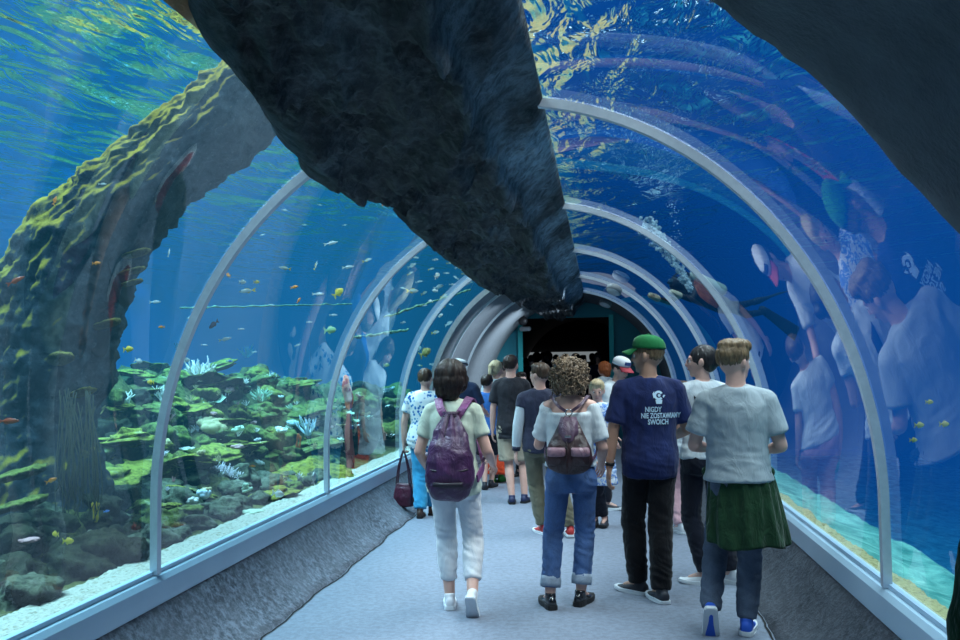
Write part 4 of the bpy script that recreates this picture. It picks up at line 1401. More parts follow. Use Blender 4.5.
def person(label, H, feet, heading=0., female=False, wide=1.0, head_yaw=0., head_pitch=0., armL=None, armR=None, lean=(0, 0), hunch=0.,
           shirt=None, pants=None, shoes=None, hair=None, skin=None, curl=.6, vox=.0105, group=None, detail=True, loc=None, shift=0.):
    """feet: two (px, py, yaw, heel_lift); shirt: mat, sleeve (0..1 of upper arm, >1 forearm), hem, loose; pants: mat, end z, loose"""
    skin = skin or SKIN
    s = H / 1.70
    P = Person(); P.s = s
    Lw = at_z(feet[0][0], feet[0][1], 0); Rw = at_z(feet[1][0], feet[1][1], 0)
    c = (Lw + Rw) / 2 if loc is None else Vector(loc)
    c.z = 0
    rot = Matrix.Rotation(heading, 4, 'Z')
    M = Matrix.Translation(c) @ rot
    Mi = M.inverted()
    P.M = M; P.loc = c; P.heading = heading
    T = TORSO_F if female else TORSO_M
    hipz = .885 * s
    def sp(z, y=0., x=0.):                             # spine: lean above the hips
        k = max(0, z - hipz)
        cv = hunch * smoothstep(1.15 * s, 1.5 * s, z)
        return V(x * 1.0 + lean[0] * k, y * 1.0 + lean[1] * k + cv, z - .5 * (lean[0] ** 2 + lean[1] ** 2) * k)
    # legs
    legs = []
    drop = 0
    for (px, py, fy, lift), w0, sx in ((feet[0], Lw, -1), (feet[1], Rw, 1)):
        g0 = Mi @ w0
        if loc is not None: g0 = V(sx * .09 * s, 0, 0)
        fr = Matrix.Rotation(fy, 3, 'Z') @ Matrix.Rotation(-lift, 3, 'X')
        if lift: ank = g0 - fr @ V(0, .12 * s, -.07 * s)
        else: ank = V(g0.x, g0.y, 0) - (Matrix.Rotation(fy, 3, 'Z') @ V(0, .055 * s, 0)) + V(0, 0, .075)
        hip = V(sx * (.088 if female else .084) * s, 0, hipz)
        legs.append([hip, None, ank, fr, sx])
    ctr = (legs[0][2] + legs[1][2]) / 2
    hx, hy = ctr.x * .75 + shift, ctr.y * .6
    for l in legs: l[0] = l[0] + V(hx, hy, 0)
    off = V(hx, hy, 0)
    for l in legs:
        fdir = l[3] @ V(0, 1, 0); fdir.z = 0
        l[1], l[2] = ik(l[0], l[2], .425 * s, .405 * s, V(0, 1, 0) * .7 + fdir.normalized() * .6)
    # arms
    shx = (.150 if female else .170) * s * wide
    arms = []
    for sx, spec in ((-1, armL), (1, armR)):
        up, fo = spec or ((sx * .2, 0, -1), (sx * .05, .2, -1))
        sh = sp(1.372 * s, -.008 * s, sx * shx) + off
        el = sh + V(*up).normalized() * .285 * s
        wr = el + V(*fo).normalized() * .25 * s
        arms.append((sh, el, wr, V(*fo).normalized(), sx))
    P.arms = arms; P.legs = legs; P.off = off
    nb = sp(1.43 * s, -.014 * s) + off
    hc = sp(1.43 * s, -.014 * s) + off + V(lean[0] * .15, .022 * s + lean[1] * .1, .155 * s)
    HM = Matrix.Translation(hc) @ Matrix.Rotation(head_yaw, 4, 'Z') @ Matrix.Rotation(head_pitch, 4, 'X') @ Matrix.Diagonal((s, s, s * 1.0, 1))
    hs = 1.04 if s > .9 else 1.04 + (1 - s) * .5          # children have larger heads
    HM = HM @ Matrix.Diagonal((hs, hs, hs, 1))
    P.HM = HM; P.hc = hc
    def torso(bm, add=0., z0=0., z1=9., seg=26, flare=0.):
        pts, rad = [], []
        for z, a, b, y in T:
            if z * s < z0 - 1e-4 or z > z1: continue
            pts.append(sp(z * s, y * s) + off); rad.append((a * s * wide + add, b * s * (wide ** .7) + add))
        if z0 > .01 and (z0 < T[0][0] * s or pts[0].z - z0 > .01):
            a, b = T[0][1], T[0][2]
            z_ = z0 / s
            a = interp(z_, [(t[0], t[1]) for t in T]); b = interp(z_, [(t[0], t[2]) for t in T])
            pts.insert(0, sp(z0, -.008 * s) + off); rad.insert(0, (a * s * wide + add + flare, b * s * (wide ** .7) + add + flare))
        add_loft(bm, catmull(pts, 3), [tuple(lerp(rad[min(i // 3, len(rad) - 1)][q], rad[min(i // 3 + 1, len(rad) - 1)][q], (i % 3) / 3) for q in (0, 1)) for i in range(3 * (len(pts) - 1) + 1)], seg, (1, 0, 0), bulge=.0)
    # ---- body, one continuous skin
    bm = bmesh.new()
    torso(bm, -.004)
    add_capsule(bm, sp(1.40 * s, -.014 * s) + off, hc + V(0, -.012, -.05) * s, (.052 if female else .060) * s, (.049 if female else .057) * s)
    for sh, el, wr, fd, sx in arms:
        add_capsule(bm, sp(1.425 * s, -.02 * s, sx * .045 * s) + off, sh, .038 * s, .052 * s)
        add_capsule(bm, sh, el, (.048 if female else .054) * s * wide ** .5, .039 * s * wide ** .5)
        add_capsule(bm, el, el.lerp(wr, .4), .039 * s * wide ** .5, .038 * s); add_capsule(bm, el.lerp(wr, .4), wr, .038 * s, .026 * s)
    for hip, kn, an, fr, sx in legs:
        add_capsule(bm, hip, kn, .080 * s, .054 * s)
        mid = kn.lerp(an, .32) + V(0, -.012 * s, 0)
        add_capsule(bm, kn, mid, .052 * s, .054 * s); add_capsule(bm, mid, an, .054 * s, .036 * s)
        add_capsule(bm, an, an + fr @ V(0, .11 * s, -.035), .034 * s, .022 * s)
    head_shape(bm, HM)
    hands = []
    for sh, el, wr, fd, sx in arms:
        med = V(-sx, .15, 0); n = (med - fd * med.dot(fd)).normalized()          # palm faces the body
        if abs(fd.z) < .6: n = (V(-sx * .6, .1, -.8) - fd * fd.dot(V(-sx * .6, .1, -.8))).normalized()
        side = fd.cross(n) * (-sx)
        if side.dot(V(0, .6, .6)) < 0: side = -side
        hands.append((wr, fd, n, side, sx))
        add_loft(bm, [wr - fd * .01 * s, wr + fd * .03 * s, wr + fd * .065 * s, wr + fd * .09 * s], [(.015 * s, .026 * s), (.016 * s, .036 * s), (.014 * s, .042 * s), (.010 * s, .040 * s)], 12, n)
    P.hands = hands
    me = fuse(bm, vox * .85 if detail else vox, 3, .5)
    # fingers, rooted in the palms, belong to the same mesh
    bm = bmesh.new(); bm.from_mesh(me)
    for wr, fd, n, side, sx in hands:
        finger_set(bm, wr, fd, n, side, s, curl)
    me2 = bm_mesh(bm, 'person'); bpy.data.meshes.remove(me)
    body = link('person', me2, skin, None, c, (0, 0, heading))
    tag(body, label, 'person', group)
    P.body = body
    # ---- face parts
    if detail:
        for sx in (-1, 1):
            bm = bmesh.new(); bmesh.ops.create_uvsphere(bm, u_segments=14, v_segments=10, radius=.0125, matrix=HM @ Matrix.Translation((sx * .030, .0715, .006)))
            eo = link('eye', bm_mesh(bm), M_EYEW, body)
            bm = bmesh.new(); bmesh.ops.create_uvsphere(bm, u_segments=12, v_segments=8, radius=.0075, matrix=HM @ Matrix.Translation((sx * .030, .0795, .006)))
            link('iris', bm_mesh(bm), M_IRIS, eo)
        bm = bmesh.new()
        bmesh.ops.create_uvsphere(bm, u_segments=14, v_segments=8, radius=1, matrix=HM @ Matrix.Translation((0, .090, -.050)) @ Matrix.Diagonal((.021, .006, .006, 1)))
        link('mouth', bm_mesh(bm), M_LIP, body)
    # ---- trousers
    if pants:
        lo = pants.get('loose', .014); end = pants.get('end', .09); top = pants.get('top', .99) * s
        bm = bmesh.new()
        pts, rad = [], []
        for z, a, b, y in T:
            if z * s > top + .03: break
            pts.append(sp(z * s, y * s) + off); rad.append((a * s * wide + .009, b * s * wide ** .7 + .009))
        add_loft(bm, pts, rad, 26, (1, 0, 0), bulge=0)
        skirt = pants.get('skirt')
        for hip, kn, an, fr, sx in legs:
            w = wide ** .6
            if skirt: continue
            add_ell(bm, hip + V(-sx * .005, -.045 * s, -.01), (.083 * s * w, .082 * s, .10 * s))
            kr, ar = (.058 * s + lo) * w, (.040 * s + lo * pants.get('flare', 1.25))
            add_capsule(bm, hip + V(0, 0, .0), kn, (.083 * s + lo * .6) * w, kr)
            # end of the leg, measured as a fraction of the shank above the ankle or thigh
            if end >= .5:                                # shorts: fraction of the thigh left bare
                e = kn.lerp(hip, (end - .5) * 1.0)
                bm2 = bm
                add_loft(bm, [hip, hip.lerp(e, .5), e], [(.083 * s + lo) * w, (.078 * s + lo * 1.4) * w, (.074 * s + lo * 1.8) * w], 18, (1, 0, 0), bulge=0)
            else:
                e = an.lerp(kn, end)
                mid = kn.lerp(an, .35) + V(0, -.010 * s, 0)
                P1 = [kn, kn.lerp(mid, .5), mid, mid.lerp(e, .55), e]
                add_loft(bm, [kn + (kn - hip).normalized() * -.02] + P1[1:], [kr, lerp(kr, .058 * s + lo, .6), .057 * s + lo, lerp(.055 * s + lo, ar, .6), ar], 18, (1, 0, 0), bulge=0)
        if end >= .5 and not skirt:
            # remove the knee capsules below the hem by rebuilding without them
            bm.free(); bm = bmesh.new()
            add_loft(bm, pts, rad, 26, (1, 0, 0), bulge=0)
            for hip, kn, an, fr, sx in legs:
                e = kn.lerp(hip, (end - .5))
                add_ell(bm, hip + V(-sx * .005, -.045 * s, -.01), (.083 * s, .082 * s, .10 * s))
                add_loft(bm, [hip + V(0, 0, .02), hip.lerp(e, .5), e], [.083 * s + lo, .080 * s + lo * 1.3, .078 * s + lo * 1.6], 18, (1, 0, 0), bulge=0)
        if skirt:
            zb = skirt
            mid = (legs[0][2] + legs[1][2]) / 2
            add_loft(bm, [sp(.95 * s) + off, sp(.80 * s) + off, V(off.x, off.y, .5 * s), V(mid.x, mid.y, zb)], [(.165 * s, .12 * s), (.19 * s, .15 * s), (.205 * s, .18 * s), (.225 * s, .21 * s)], 28, (1, 0, 0), bulge=0)
        me = fuse(bm, vox, 4, .5)
        kz = [(l[1].z, l[2].z) for l in legs]
        def pd(p):
            a = .0035
            for k_, z_ in kz:
                a += .0035 * math.exp(-((p.z - k_) / .09) ** 2) + .005 * math.exp(-((p.z - z_ - .12) / .09) ** 2) + .003 * math.exp(-((p.z - hipz + .06) / .07) ** 2)
            return a * .75 * (1 - 2 * abs(noise.noise(V(p.x * 11 + p.z * 9, p.y * 11, p.z * 20 + p.x * 8)))) + .002 * fbm(p * 14, 2)
        if detail: displace(me, pd)
        P.pants = link('trousers' if not skirt else 'skirt', me, pants['mat'], body)
        if pants.get('cuff'):
            for hip, kn, an, fr, sx in legs:
                e = an.lerp(kn, end)
                bm = bmesh.new()
                d = (kn - an).normalized(); r = .040 * s + lo * 1.7 + .012
                add_loft(bm, [e - d * .004, e + d * .02, e + d * .045, e + d * .068], [r, r + .003, r + .003, r - .002], 24, (1, 0, 0), bulge=0)
                link('trouser_cuff', bm_mesh(bm), pants['cuff'], P.pants)
    # ---- shirt
    if shirt:
        nk = shirt.get('neck', 9.); lo = shirt.get('loose', .016); hem = shirt.get('hem', .84) * s; sl = shirt.get('sleeve', .6)
        bm = bmesh.new()
        torso(bm, lo, hem, z1=nk, flare=shirt.get('flare', .006))
        for sh, el, wr, fd, sx in arms:
            if nk > 2: add_capsule(bm, sp(1.418 * s, -.022 * s, sx * .05 * s) + off, sh, .044 * s, .060 * s * wide ** .4)
            r0, r1 = (.058 if not female else .051) * s * wide ** .4 + lo * .35, (.053 if not female else .047) * s * wide ** .4 + lo * .8
            ax = (el - sh).normalized()
            if sl <= 1.0:
                e = sh.lerp(el, sl)
                add_loft(bm, [sh - ax * .02, sh, sh.lerp(e, .5), e], [r0 * .85, r0, (r0 + r1) / 2, r1], 18, (0, 1, 0), bulge=.012)
            else:
                e = el.lerp(wr, sl - 1.0)
                add_capsule(bm, sh, el, r0 * .95, .045 * s + lo * .8); add_loft(bm, [el, el.lerp(e, .5), e], [.045 * s + lo * .8, .043 * s + lo * .7, .034 * s + lo * .7], 16, (0, 1, 0), bulge=0)
        me = fuse(bm, vox * .9, 5, .5)
        z_hem = hem
        def sd(p):
            w = math.exp(-((p.z - z_hem - .10) / .14) ** 2)
            f = 1 - 2 * abs(noise.noise(V(p.x * 7 + p.z * 5, p.y * 7, p.z * 10 + p.x * 4)))
            u = 1 - 2 * abs(noise.noise(V(p.x * 5, p.y * 5, p.z * 22 + 3 * p.x)))
            return shirt.get('fold', 1.0) * (.005 * f + .007 * w * u) + .002 * fbm(p * 16, 2)
        if detail: displace(me, sd)
        P.shirt = link(shirt.get('name', 't_shirt'), me, shirt['mat'], body)
        if shirt.get('sleeve_mat'):
            for sh, el, wr, fd, sx in arms:
                bm = bmesh.new()
                add_capsule(bm, sh.lerp(el, .05), el, .066 * s, .056 * s); e = el.lerp(wr, .92)
                add_loft(bm, [el, el.lerp(e, .5), e], [.056 * s, .053 * s, .043 * s], 16, (0, 1, 0), bulge=0)
                sm = fuse(bm, vox * .9, 4)
                so = link('sleeve', sm, shirt['sleeve_mat'], P.shirt)
                so['label'] = 'pale sleeve'
                bm = bmesh.new(); d = (wr - el).normalized()
                add_loft(bm, [e - d * .02, e + d * .022], [.044 * s, .040 * s], 16, (0, 1, 0), bulge=0)
                link('sleeve_cuff', bm_mesh(bm), shirt['mat'], P.shirt)
    # ---- shoes
    if shoes:
        for hip, kn, an, fr, sx in legs:
            Ms = Matrix.Translation(an) @ fr.to_4x4() @ Matrix.Diagonal((s, s, 1, 1))
            bm = bmesh.new(); shoe_mesh(bm, w=.094 * (1 if not female else .92), boot=shoes.get('boot', 0))
            me = fuse(bm, .0065 if detail else .012, 3); me.transform(Ms)
            so = link(shoes.get('name', 'shoe'), me, shoes['mat'], body)
            me = sole_mesh(w=.10 * (1 if not female else .94), th=shoes.get('th', .026)); me.transform(Ms)
            link('sole', me, shoes['sole'], so, smooth=False)
            if shoes.get('lace') and detail:
                bm = bmesh.new()
                for k_ in range(4):
                    y = .055 + k_ * .022; z = .006 - k_ * .013
                    add_tube(bm, [V(-.022, y, z - .008), V(0, y + .004, z + .004), V(.022, y, z - .008)], .0035, 6, 3)
                me = bm_mesh(bm); me.transform(Ms)
                link('laces', me, shoes['lace'], so)
    # ---- hair
    if hair:
        mk_hair(P, hair, body)
    return P

def mk_hair(P, hair, body):
    HM = P.HM; kind = hair['kind']; mat = hair['mat']
    rd = random.Random(hair.get('seed', 1))
    bm = bmesh.new()
    def E(c, r, rot=None):
        m = HM @ Matrix.Translation(Vector(c)) @ (rot.to_matrix().to_4x4() if rot else Matrix()) @ Matrix.Diagonal((r[0], r[1], r[2], 1))
        bmesh.ops.create_uvsphere(bm, u_segments=22, v_segments=16, radius=1, matrix=m)
    amp = .006
    if kind == 'short':
        E((0, -.022, .044), (.081, .097, .081)); E((0, -.052, .004), (.070, .058, .042))
        E((0, .03, .088), (.058, .05, .036))
    elif kind == 'buzz':
        E((0, -.018, .040), (.0775, .0955, .083)); E((0, -.045, .004), (.069, .058, .044))
    elif kind == 'quiff':
        E((0, -.022, .050), (.080, .096, .072)); E((0, -.050, .014), (.069, .056, .036))
        E((0, .022, .098), (.066, .062, .040)); E((.02, .05, .098), (.045, .038, .034)); E((0, -.03, .105), (.07, .07, .03))
        amp = .011
    elif kind == 'bob':
        E((0, -.020, .045), (.100, .105, .098)); E((0, -.045, -.005), (.104, .090, .085)); E((0, -.060, -.065), (.082, .062, .065))
        E((.062, .01, .0), (.035, .05, .075)); E((-.062, .01, .0), (.035, .05, .075)); E((0, -.07, .05), (.085, .06, .075))
        amp = .012
    elif kind == 'bun':
        E((0, -.020, .030), (.081, .098, .090)); E((0, -.050, -.008), (.074, .060, .064)); E((0, -.112, .010), (.040, .036, .040))
        amp = .004
    elif kind == 'long':
        E((0, -.020, .036), (.088, .100, .092)); E((0, -.050, -.02), (.088, .065, .10)); E((0, -.055, -.12), (.080, .050, .10))
        E((.066, -.01, -.04), (.026, .045, .10)); E((-.066, -.01, -.04), (.026, .045, .10)); amp = .01
    elif kind == 'ponytail':
        E((0, -.020, .032), (.083, .099, .092)); E((0, -.052, -.01), (.074, .060, .064)); E((0, -.12, .04), (.035, .04, .035)); E((0, -.135, -.03), (.03, .03, .09)); amp = .006
    elif kind == 'curly':
        E((0, -.022, .030), (.112, .112, .108)); E((0, -.045, -.03), (.105, .085, .09))
    elif kind == 'fringe':
        E((0, -.060, -.020), (.080, .045, .060)); E((.074, -.03, -.01), (.012, .045, .035)); E((-.074, -.03, -.01), (.012, .045, .035)); amp = .003
    me = fuse(bm, .009 if kind != 'fringe' else .006, 3)
    inv = HM.inverted()
    def hd(p):
        q = inv @ p
        a = math.atan2(q.x, -q.y)
        return amp * (1 - 2.2 * abs(noise.noise(V(a * 7, q.z * 6, hair.get('seed', 1))))) + amp * .5 * noise.noise(V(a * 22, q.z * 10, 3))
    displace(me, hd)
    P.hair = link('hair', me, mat, body)
    if kind == 'curly':
        bm = bmesh.new()
        cs = [((0, -.022, .030), (.118, .118, .114)), ((0, -.045, -.035), (.112, .092, .098))]
        for i in range(620):
            c, r = cs[0] if rd.random() < .65 else cs[1]
            u = rd.uniform(-.75, 1); a = rd.uniform(0, 2 * PI); w = math.sqrt(1 - u * u)
            d = V(w * math.cos(a), w * math.sin(a), u)
            if d.y > .55 and u < .45: continue
            p = V(*c) + V(d.x * r[0], d.y * r[1], d.z * r[2])
            if p.z < -.115: continue
            t1 = d.orthogonal().normalized(); t2 = d.cross(t1)
            ph = rd.uniform(0, 6.28); rr_ = rd.uniform(.008, .015); ln = rd.uniform(.012, .04)
            pts = []
            for k in range(8):
                f = k / 7
                pts.append(HM @ (p + d * (ln * f - .012) + (t1 * math.cos(ph + f * 8) + t2 * math.sin(ph + f * 8)) * rr_ + V(0, 0, -.012 * f)))
            add_tube(bm, pts, .0042, 5)
        link('curls', bm_mesh(bm), mat, P.hair)

def local_mesh(P, me, name, mat, parent=None):
    """top-level object standing in the person's own frame"""
    return link(name, me, mat, parent, P.loc, (0, 0, P.heading))

# ---- materials for clothes
C_MINT = m_cloth('mint_tee', (.60, .68, .55), (.44, .52, .44))
C_WHITE = m_cloth('white_tee', (.66, .72, .75), (.50, .57, .62))
C_NAVY = m_cloth('navy_tee', (.013, .026, .11), (.008, .014, .06))
C_GREY = m_cloth('grey_tee', (.40, .46, .49), (.32, .38, .42))
C_BLACKT = m_cloth('black_tee', (.018, .020, .028), (.012, .013, .018))
C_NAVYB = m_cloth('dark_navy_jacket', (.03, .036, .07), (.018, .022, .045))
C_SLEEVE = m_cloth('pale_sleeve', (.55, .62, .66), (.42, .5, .55))
C_WPANT = m_cloth('white_trousers', (.68, .70, .72), (.52, .56, .62), fs=.35)
C_JEANS = m_denim('blue_jeans', (.030, .085, .24))
C_JCUFF = m_denim('jeans_cuff', (.26, .32, .40))
C_BPANT = m_cloth('black_trousers', (.006, .006, .008), (.004, .004, .006))
C_GPANT = m_denim('grey_blue_trousers', (.065, .085, .13))
C_KHAKI = m_cloth('khaki_trousers', (.17, .16, .11), (.11, .105, .075))
C_BEIGE = m_cloth('beige_shorts', (.42, .36, .27), (.33, .28, .21))
C_CYAN = m_cloth('cyan_trousers', (.05, .36, .60), (.03, .26, .48))
C_ORANGE = m_cloth('orange_skirt', (.75, .09, .03), (.6, .06, .02))
C_PINK = m_cloth('pink_trousers', (.72, .42, .46), (.6, .34, .38))
C_DNAVY = m_cloth('dark_trousers', (.010, .013, .025), (.007, .009, .018))
C_BLUE = m_cloth('blue_shirt', (.04, .17, .50), (.03, .12, .38))
C_DKBLUE = m_cloth('dark_blue_shirt', (.016, .03, .075), (.01, .02, .05))
C_GREEN = m_cloth('green_knit', (.015, .058, .024), (.010, .038, .016), 140, 20, .8)
def m_floral():
    g = G('floral_shirt')
    vo = g.n('TexVoronoi', Scale=26.0, Randomness=1.0, Vector=g.coord('Object'))
    c = g.ramp(vo.outputs['Distance'], [(.18, (.02, .08, .35)), (.30, (.05, .30, .55)), (.42, (.66, .72, .74))], 'CONSTANT')
    sel = g.ramp(g.noise(9, 2), [(.42, 0), (.5, 1)])
    return g.bsdf(g.mix(sel, (.66, .72, .74), c), .85)
C_FLORAL = m_floral()
def m_pattern():
    g = G('blue_white_pattern')
    n = g.noise(16, 3, .6, None, 1.5)
    return g.bsdf(g.ramp(n, [(.40, (.62, .70, .78)), (.50, (.08, .22, .65)), (.60, (.45, .62, .85))], 'CONSTANT'), .85)
C_PATT = m_pattern()
W_SOLE = m_plain('white_sole', (.62, .66, .70), .6)
B_SOLE = m_plain('black_sole', (.012, .012, .014), .6)
S_WHITE = m_plain('white_shoe', (.62, .64, .68), .55)
S_BLACK = m_plain('black_patent', (.010, .010, .012), .12, spec=.8)
S_DARK = m_plain('dark_sneaker', (.02, .022, .032), .6)
S_NAVY = m_plain('navy_sneaker', (.015, .022, .07), .6)
S_RED = m_plain('red_sneaker', (.40, .03, .03), .6)
S_BLUE = m_plain('blue_sneaker', (.02, .10, .55), .55)
S_BROWN = m_plain('brown_shoe', (.05, .025, .018), .4)
S_GREEN = m_plain('green_shoe', (.06, .50, .08), .5)
LACE_W = m_plain('white_lace', (.6, .62, .65), .8)
LACE_D = m_plain('dark_lace', (.03, .03, .04), .8)
H_DBROWN = m_hair('dark_brown_hair', (.012, .007, .006), (.045, .028, .022))
H_BROWN = m_hair('brown_hair', (.035, .020, .012), (.11, .07, .045))
H_CURL = m_hair('curly_light_brown_hair', (.12, .08, .052), (.38, .28, .19))
H_BLOND = m_hair('blond_hair', (.42, .33, .19), (.68, .58, .38))
H_DBLOND = m_hair('dark_blond_hair', (.10, .065, .035), (.26, .18, .10))
H_RED = m_hair('red_hair', (.35, .08, .02), (.55, .16, .05))
H_BLACK = m_hair('near_black_hair', (.008, .007, .008), (.03, .028, .03))
H_GREYH = m_hair('grey_stubble', (.12, .10, .09), (.28, .25, .22))
# ---------------------------------------------------------------- 1 woman with the purple rucksack
P1 = person('woman in mint T-shirt and cropped white trousers walking away with a purple rucksack', 1.64, [(450, 606, .15, 0), (473, 617, -.05, .95)], heading=.02, female=True, wide=1.0, shift=-.038,
    head_yaw=-.3, armL=((-.30, -.05, -1), (.12, .75, -.55)), armR=((.34, -.10, -1), (.05, .85, -.40)), hunch=.03, lean=(-.02, 0),
    shirt=dict(mat=C_MINT, sleeve=.62, hem=.82, loose=.015), pants=dict(mat=C_WPANT, end=.30, loose=.012, flare=1.3),
    shoes=dict(mat=S_WHITE, sole=W_SOLE, name='sandal_shoe', th=.03), hair=dict(kind='bob', mat=H_DBROWN, seed=2))
# ---------------------------------------------------------------- 2 woman with curly hair
P2 = person('curly haired woman in white T-shirt and rolled up blue jeans with a small maroon backpack', 1.655, [(548, 606, .35, 0), (584, 603, -.35, 0)], heading=-.02, female=True, wide=1.0, shift=.05,
    armL=((-.26, .24, -.9), (.30, .55, .80)), armR=((.26, .02, -1), (-.05, .70, -.45)),
    shirt=dict(mat=C_WHITE, sleeve=.80, hem=.965, loose=.020, neck=1.37), pants=dict(mat=C_JEANS, end=.17, loose=.010, cuff=C_JCUFF, flare=1.7),
    shoes=dict(mat=S_BLACK, sole=B_SOLE, name='patent_shoe', th=.034), hair=dict(kind='curly', mat=H_CURL, seed=3))
# ---------------------------------------------------------------- 3 man in the green cap
P3 = person('man in green cap, navy printed T-shirt and black trousers standing with head turned left', 1.80, [(632, 592, .75, 0), (658, 600, .25, 0)], heading=.10, wide=1.03, skin=SKIN2, shift=.03,
    head_yaw=1.05, armL=((-.24, -.04, -1), (-.10, .14, -1)), armR=((.30, .10, -1), (-.18, .85, -.25)),
    shirt=dict(mat=C_NAVY, sleeve=.80, hem=.80, loose=.020), pants=dict(mat=C_BPANT, end=.02, loose=.020, flare=1.2),
    shoes=dict(mat=S_DARK, sole=W_SOLE, name='sneaker', lace=LACE_D), hair=dict(kind='buzz', mat=H_DBLOND, seed=4))
# ---------------------------------------------------------------- 4 young man in grey with the green knit round the waist
P4 = person('young man in grey T-shirt with a green jumper tied round his waist walking away', 1.74, [(711, 636, .02, 1.15), (748, 631, -.15, 0)], heading=-.10, wide=.98, shift=.075,
    head_yaw=-.75, armL=((-.30, .02, -1), (.30, .80, -.12)), armR=((.30, .02, -1), (-.20, .85, -.15)),
    shirt=dict(mat=C_GREY, sleeve=.72, hem=.90, loose=.026, flare=.022), pants=dict(mat=C_GPANT, end=.04, loose=.014),
    shoes=dict(mat=S_BLUE, sole=W_SOLE, name='sneaker', lace=LACE_W, th=.03), hair=dict(kind='quiff', mat=H_DBLOND, seed=5))
# ---------------------------------------------------------------- 5 woman with hair tied back
P5 = person('woman with dark hair tied back, white top and dark trousers, seen in left profile', 1.755, [(698, 584, .9, 0), (726, 582, .5, 0)], heading=.35, female=True, shift=-.08,
    head_yaw=1.0, armL=((-.15, .25, -1), (.25, .9, .1)), armR=((.2, .2, -1), (-.3, .9, .1)),
    shirt=dict(mat=C_WHITE, sleeve=.45, hem=.90, loose=.012), pants=dict(mat=C_DNAVY, end=.06, loose=.010),
    shoes=dict(mat=S_WHITE, sole=W_SOLE, name='sneaker', lace=LACE_W), hair=dict(kind='bun', mat=H_BLACK, seed=6))
# ---------------------------------------------------------------- 6 person in pink trousers
P6 = person('person in pink trousers and white shoes mostly hidden behind the man in the green cap', 1.44, [(678, 533, .3, 0), (691, 530, .1, 0)], heading=.2, female=True,
    armL=((-.12, .0, -1), (-.04, .05, -1)), shirt=dict(mat=C_WHITE, sleeve=.6, hem=.88, loose=.014), pants=dict(mat=C_PINK, end=.05, loose=.018),
    shoes=dict(mat=S_WHITE, sole=W_SOLE, name='shoe'), hair=dict(kind='short', mat=H_BROWN, seed=7), vox=.012)
# ---------------------------------------------------------------- 7 man in the black T-shirt
P7 = person('man in black T-shirt and beige shorts with navy sneakers, back to us', 1.745, [(512, 503, .1, 0), (526, 502, -.2, 0)], heading=.0, wide=.93, head_yaw=-.2, shift=-.07,
    armL=((-.20, -.02, -1), (-.05, .12, -1)), armR=((.18, .15, -1), (-.15, .7, -.5)),
    shirt=dict(mat=C_BLACKT, sleeve=.75, hem=.74, loose=.022), pants=dict(mat=C_BEIGE, end=.58, loose=.020),
    shoes=dict(mat=S_NAVY, sole=B_SOLE, name='sneaker', lace=LACE_D), hair=dict(kind='short', mat=H_DBROWN, seed=8), vox=.012)
# ---------------------------------------------------------------- 8 youth in the pale sleeved jacket
P8 = person('youth in navy jacket with pale sleeves, khaki trousers and red sneakers, looking left', 1.64, [(541, 533, .3, 0), (570, 536, -.1, 0)], heading=.22, head_yaw=.75, shift=-.14, wide=.95,
    armL=((-.22, .02, -1), (-.08, .10, -1)), armR=((.2, .2, -1), (-.1, .8, -.3)),
    shirt=dict(mat=C_NAVYB, sleeve=.35, hem=.84, loose=.022, sleeve_mat=C_SLEEVE, name='jacket'), pants=dict(mat=C_KHAKI, end=.06, loose=.022),
    shoes=dict(mat=S_RED, sole=W_SOLE, name='sneaker', lace=LACE_D), hair=dict(kind='short', mat=H_BROWN, seed=9), vox=.012)
# ---------------------------------------------------------------- 9 man in flat cap
P9 = person('older man in white flat cap and dark blue shirt by the left panes', 1.70, [(455, 502, 0, 0), (467, 501, 0, 0)], heading=-.1, head_yaw=-.4, wide=1.06,
    armL=((-.25, .05, -1), (0, .5, -.8)), armR=((.32, .15, -1), (.0, .85, -.15)),
    shirt=dict(mat=C_DKBLUE, sleeve=.75, hem=.84, loose=.02), pants=dict(mat=C_DNAVY, end=.05, loose=.02),
    shoes=dict(mat=S_DARK, sole=B_SOLE, name='shoe'), hair=dict(kind='fringe', mat=H_GREYH, seed=10), vox=.012)
# ---------------------------------------------------------------- 10 person in floral shirt
P10 = person('person in flowered shirt and bright cyan trousers with a burgundy handbag', 1.60, [(421, 517, .1, 0), (433, 514, 0, 0)], heading=-.05, female=True, wide=1.14, head_yaw=-.1,
    armL=((-.30, -.02, -1), (-.06, .08, -1)), armR=((.3, .1, -1), (0, .7, -.4)), curl=1.3,
    shirt=dict(mat=C_FLORAL, sleeve=.62, hem=.80, loose=.024), pants=dict(mat=C_CYAN, end=.06, loose=.024),
    shoes=dict(mat=S_BROWN, sole=B_SOLE, name='shoe'), hair=dict(kind='buzz', mat=H_BROWN, seed=11), vox=.012)
# ---------------------------------------------------------------- 11 boy in blue
P11 = person('boy in blue shirt between the purple rucksack and the man in the black T-shirt', 1.50, [(485, 489, .2, 0), (493, 487, -.2, 0)], heading=-.1, head_yaw=-.2,
    shirt=dict(mat=C_BLUE, sleeve=.6, hem=.82, loose=.016), pants=dict(mat=C_DNAVY, end=.62, loose=.02),
    shoes=dict(mat=S_DARK, sole=B_SOLE, name='sneaker'), hair=dict(kind='short', mat=H_DBROWN, seed=12), vox=.013)
